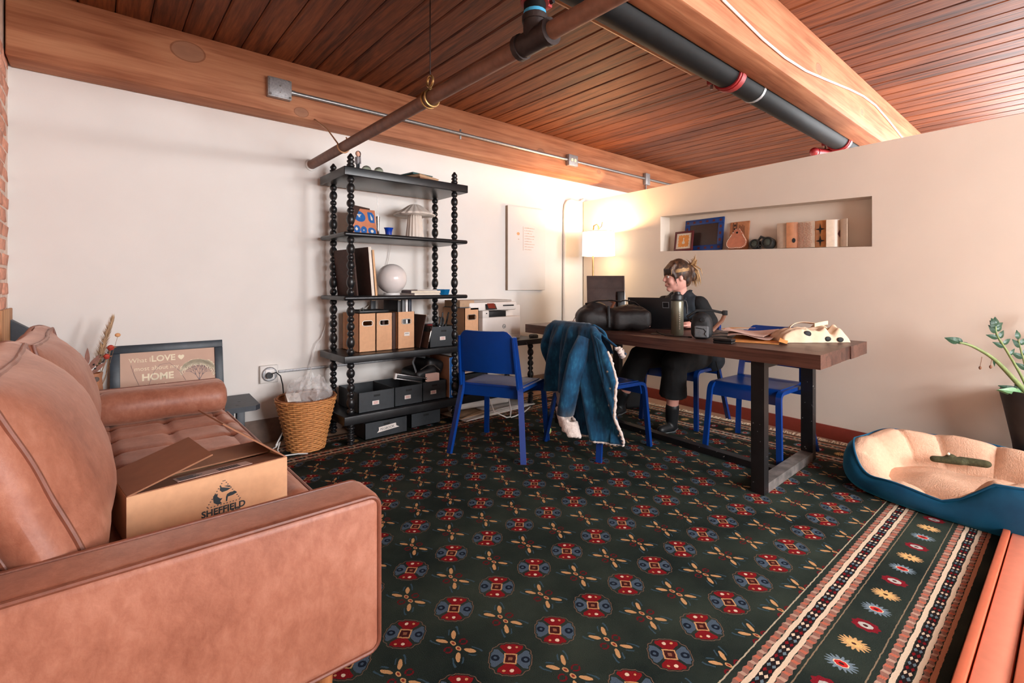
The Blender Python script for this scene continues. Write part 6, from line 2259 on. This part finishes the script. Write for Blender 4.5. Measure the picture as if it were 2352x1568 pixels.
# ---------------------------------------------------------------- dog bed
m, b = new_mat('teal_velvet', 0.55, spec=0.3)
co = coords()
f = noise_tex(co, 6, 3)
setc(b, ramp(f, (0.3, rgb(10, 56, 88)), (0.7, rgb(18, 84, 118))))
b.inputs['Sheen Weight'].default_value = 0.7
b.inputs['Sheen Tint'].default_value = rgb(60, 170, 210)
bump(b, noise_tex(co, 120, 2), 0.15, 0.003)
plain('fleece', (228, 184, 154), 0.95, var=0.07, scale=60, bmp=0.8, bscale=150)
plain('toy_green', (72, 70, 44), 0.9, var=0.3, scale=80, bmp=0.6)
DBd = thing('dog_bed', 'oval teal dog bed lined with peach fleece beside the partition', 'dog bed', wp(3.275, 0.645, 0), WA)
BA, BB = 0.352, 0.545


def sup(t, k=1.0):
    c, s = math.cos(t), math.sin(t)
    e = 2 / 2.7
    return BA * k * math.copysign(abs(c) ** e, c), BB * k * math.copysign(abs(s) ** e, s)


def bed_h(t):
    h = 0.222 + 0.010 * math.sin(3 * t) + 0.008 * math.sin(7 * t + 1)
    g = math.degrees(t)
    k = max(0.0, min(1.0, (g - 95) / 50)) * max(0.0, min(1.0, (188 - g) / 12))
    k = k * k * (3 - 2 * k)
    return h + 0.012 * max(0, 1 - abs(g - 202) / 25) - 0.14 * k


OUT = [(0.95, 0.0), (1.0, 0.10), (1.035, 0.32), (1.03, 0.6), (1.0, 0.85), (0.965, 0.97), (0.94, 1.0)]


def shell_fn(u, v):
    t = u * 2 * pi
    q = v * (len(OUT) - 1)
    i = min(int(q), len(OUT) - 2)
    fr = q - i
    k = OUT[i][0] + (OUT[i + 1][0] - OUT[i][0]) * fr
    z = OUT[i][1] + (OUT[i + 1][1] - OUT[i][1]) * fr
    x, y = sup(t, k)
    w = 0.004 * math.sin(t * 34) * max(0, (z - .7) / .3)
    x, y = x * (1 + w), y * (1 + w)
    return (x, y, z * bed_h(t) + 0.006 * noise.noise(Vector((x * 7, y * 7, z * 3))) * z)


MB().sheet(shell_fn, 120, 14).build('cover', 'teal_velvet', DBd, sharp=False)
MB().tube([(lambda x, y, z: (x, y, z))(*sup(2 * pi * i / 100, .945), bed_h(2 * pi * i / 100) + .002) for i in range(100)], 0.006, 8, closed=True).build('piping', 'teal_velvet', DBd, sharp=False)
INN = [(0.94, 1.0), (0.90, 1.07), (0.83, 1.08), (0.755, 0.95), (0.70, 0.68), (0.675, 0.40), (0.65, 0.28)]


def fleece_fn(u, v):
    t = u * 2 * pi
    q = v * (len(INN) - 1)
    i = min(int(q), len(INN) - 2)
    fr = q - i
    k = INN[i][0] + (INN[i + 1][0] - INN[i][0]) * fr
    z = INN[i][1] + (INN[i + 1][1] - INN[i][1]) * fr
    seg = abs(math.sin(t * 6.5 + .6 * math.sin(t * 2)))
    tuck = (1 - seg ** 0.35) * math.sin(pi * min(1, v * 1.1))
    x, y = sup(t, k + 0.07 * tuck)
    return (x, y, z * bed_h(t) - 0.03 * tuck + .003 * noise.noise(Vector((x * 30, y * 30, z * 9))))


MB().sheet(fleece_fn, 200, 18).build('bolster', 'fleece', DBd, sharp=False)


def pad_fn(u, v):
    t = u * 2 * pi
    x, y = sup(t, 0.74 * v)
    return (x, y, 0.05 + 0.06 * (1 - v ** 3) + 0.022 * noise.noise(Vector((x * 6 + 3, y * 6, 0))))


MB().sheet(pad_fn, 64, 18).build('pad', 'fleece', DBd, sharp=False)
TY = thing('dog_toy', 'dark green plush stick toy lying in the dog bed', 'toy', wp(3.42, 0.77, 0.125), WA + R(14))
mb = MB().cone((0.0, 0.09, .02), (0, -.02, .03), .018, .02).cone((0.02, -.02, .03), (0.02, -.12, .035), .022, .02).ball((0.01, 0.02, .035), .026, 12, 8)
mb.fuse('body', 'toy_green', TY, 0.008, 2)
MB().ball((0.0, 0.03, 0.06), 0.008, 10, 8).build('eye', 'art_white', TY)

# ---------------------------------------------------------------- plant in the corner of the frame
plain('pot_dark', (44, 40, 40), 0.6, var=0.2)
plain('soil', (50, 36, 28), 0.95)
plain('leaf_green', (30, 68, 46), 0.4, var=0.25, scale=14)
plain('leaf_pale', (104, 148, 104), 0.45, var=0.15)
plain('stalk', (122, 138, 84), 0.5, var=0.2)
plain('leaf_brown', (116, 70, 40), 0.7)
PTl = thing('potted_plant', 'green plant with glossy oval leaves in a dark tapered pot by the partition', 'plant', wp(3.725, 0.522, 0))
MB().lathe([(0.0, 0), (0.055, 0), (0.062, 0.02), (0.088, 0.25), (0.122, 0.44), (0.136, 0.51), (0.132, 0.53), (0.122, 0.53), (0.116, 0.50), (0.0, 0.49)], 32).build('pot', 'pot_dark', PTl)
MB().lathe([(0.0, 0.48), (0.117, 0.48), (0.117, 0.497), (0.0, 0.505)], 24).build('soil', 'soil', PTl)
RV = Vector((math.sin(R(49.45)), -math.cos(R(49.45)), 0))
FV = Vector((math.cos(R(49.45)), math.sin(R(49.45)), 0))


def pp(r, z, f_=0.0): return RV * r + FV * f_ + Vector((0, 0, z))


def zz_leaf(base, d, l, w, mat='leaf_green', par=None):
    mb = MB()
    base, d = Vector(base), Vector(d).normalized()
    s = d.cross(FV).normalized()
    nn = s.cross(d)
    n = 6
    for i in range(n):
        a, b_ = i / n, (i + 1) / n
        wa, wb_ = w * math.sin(pi * min(.98, a ** .75)), w * math.sin(pi * min(.98, b_ ** .75))
        pa, pb = base + d * l * a + nn * (.18 * l * a * a), base + d * l * b_ + nn * (.18 * l * b_ * b_)
        mb.add([pa - s * wa, pa - nn * wa * .35, pb - nn * wb_ * .35, pb - s * wb_], [(0, 1, 2, 3)], True)
        mb.add([pa - nn * wa * .35, pa + s * wa, pb + s * wb_, pb - nn * wb_ * .35], [(0, 1, 2, 3)], True)
    return mb.build('leaf', mat, par, sharp=False)


def stemline(pts, r0, r1):
    P = [Vector(p) for p in pts]
    out = []
    for i in range(len(P) - 1):
        for j in range(5):
            t = j / 5
            p0, p1, p2, p3 = P[max(i - 1, 0)], P[i], P[i + 1], P[min(i + 2, len(P) - 1)]
            out.append(0.5 * ((2 * p1) + (p2 - p0) * t + (2 * p0 - 5 * p1 + 4 * p2 - p3) * t * t + (3 * p1 - p0 - 3 * p2 + p3) * t ** 3))
    out.append(P[-1])
    return out, [r0 + (r1 - r0) * i / (len(out) - 1) for i in range(len(out))]


def stalk(pts, r0, r1, leaves):
    o, rr = stemline(pts, r0, r1)
    st = MB().tube(o, rr, 8).build('stalk', 'stalk', PTl, sharp=False)
    for t, d, l, w, mt in leaves:
        zz_leaf(o[min(int(t * (len(o) - 1)), len(o) - 1)], d, l, w, mt, st)


def d2(r, z, f_=0.0): return RV * r + FV * f_ + Vector((0, 0, z))


G, Pl = 'leaf_green', 'leaf_pale'
stalk([pp(-.03, .50), pp(-.12, .60), pp(-.22, .70), pp(-.33, .765), pp(-.40, .785)], .014, .005,
      [(1.0, d2(-1, .35), .07, .018, G), (.92, d2(-.9, .55), .06, .016, G), (.8, d2(-.8, .3), .04, .008, G), (.62, d2(-.7, .45), .05, .008, G), (.5, d2(.3, -1), .045, .007, G)])
stalk([pp(-.02, .50), pp(-.08, .62), pp(-.15, .74), pp(-.20, .82), pp(-.21, .87)], .007, .004,
      [(.45, d2(.8, .7), .05, .011, G), (.55, d2(-1, .5), .06, .013, G), (.6, d2(1, .5), .06, .013, G), (.7, d2(-1, .3), .06, .013, G), (.72, d2(.7, .8), .055, .015, G), (.8, d2(-.7, .9), .055, .016, G), (.85, d2(.9, .8), .055, .016, G), (.93, d2(-.5, 1), .05, .017, G), (.95, d2(1, .5), .055, .014, G), (1.0, d2(.15, 1), .05, .02, G), (1.0, d2(-.3, .9), .045, .018, G)])
stalk([pp(.0, .50), pp(-.04, .62), pp(-.07, .72), pp(-.09, .80)], .006, .003,
      [(.4, d2(-.8, .6), .06, .014, G), (.5, d2(.9, .6), .06, .014, G), (.62, d2(-.9, .5), .06, .015, G), (.7, d2(.9, .7), .06, .015, G), (.82, d2(-.6, .8), .055, .015, G), (.9, d2(.9, .6), .055, .015, G), (1.0, d2(0, 1), .05, .016, G)])
stalk([pp(.03, .50), pp(.05, .64), pp(.06, .78), pp(.05, .90)], .007, .003,
      [(.4, d2(-.9, .6), .06, .015, G), (.5, d2(.9, .6), .06, .015, G), (.65, d2(-.9, .6), .06, .015, G), (.75, d2(.9, .6), .06, .015, G), (.88, d2(-.7, .8), .055, .015, G), (1.0, d2(.2, 1), .05, .016, G)])
lw_ = MB().tube([pp(-.05, .505), pp(-.10, .545)], .004, 6).build('stalk', 'stalk', PTl)
for d, l, w, mt in ((d2(-1, .05), .115, .021, Pl), (d2(-1, .3, .2), .10, .018, G), (d2(-1, .12, -.25), .13, .017, Pl), (d2(-.6, .7), .05, .015, G)):
    zz_leaf(pp(-.07, .525), d, l, w, mt, lw_)
for r, z in ((-.235, .665), (-.29, .66)):
    mb = MB()
    mb.tube([pp(r + .01, z + .05), pp(r, z)], .0012, 5)
    mb.ball(tuple(pp(r, z - .008)), .012, 8, 6, (1.0, .5, .8))
    mb.build('withered_leaf', 'leaf_brown', PTl)
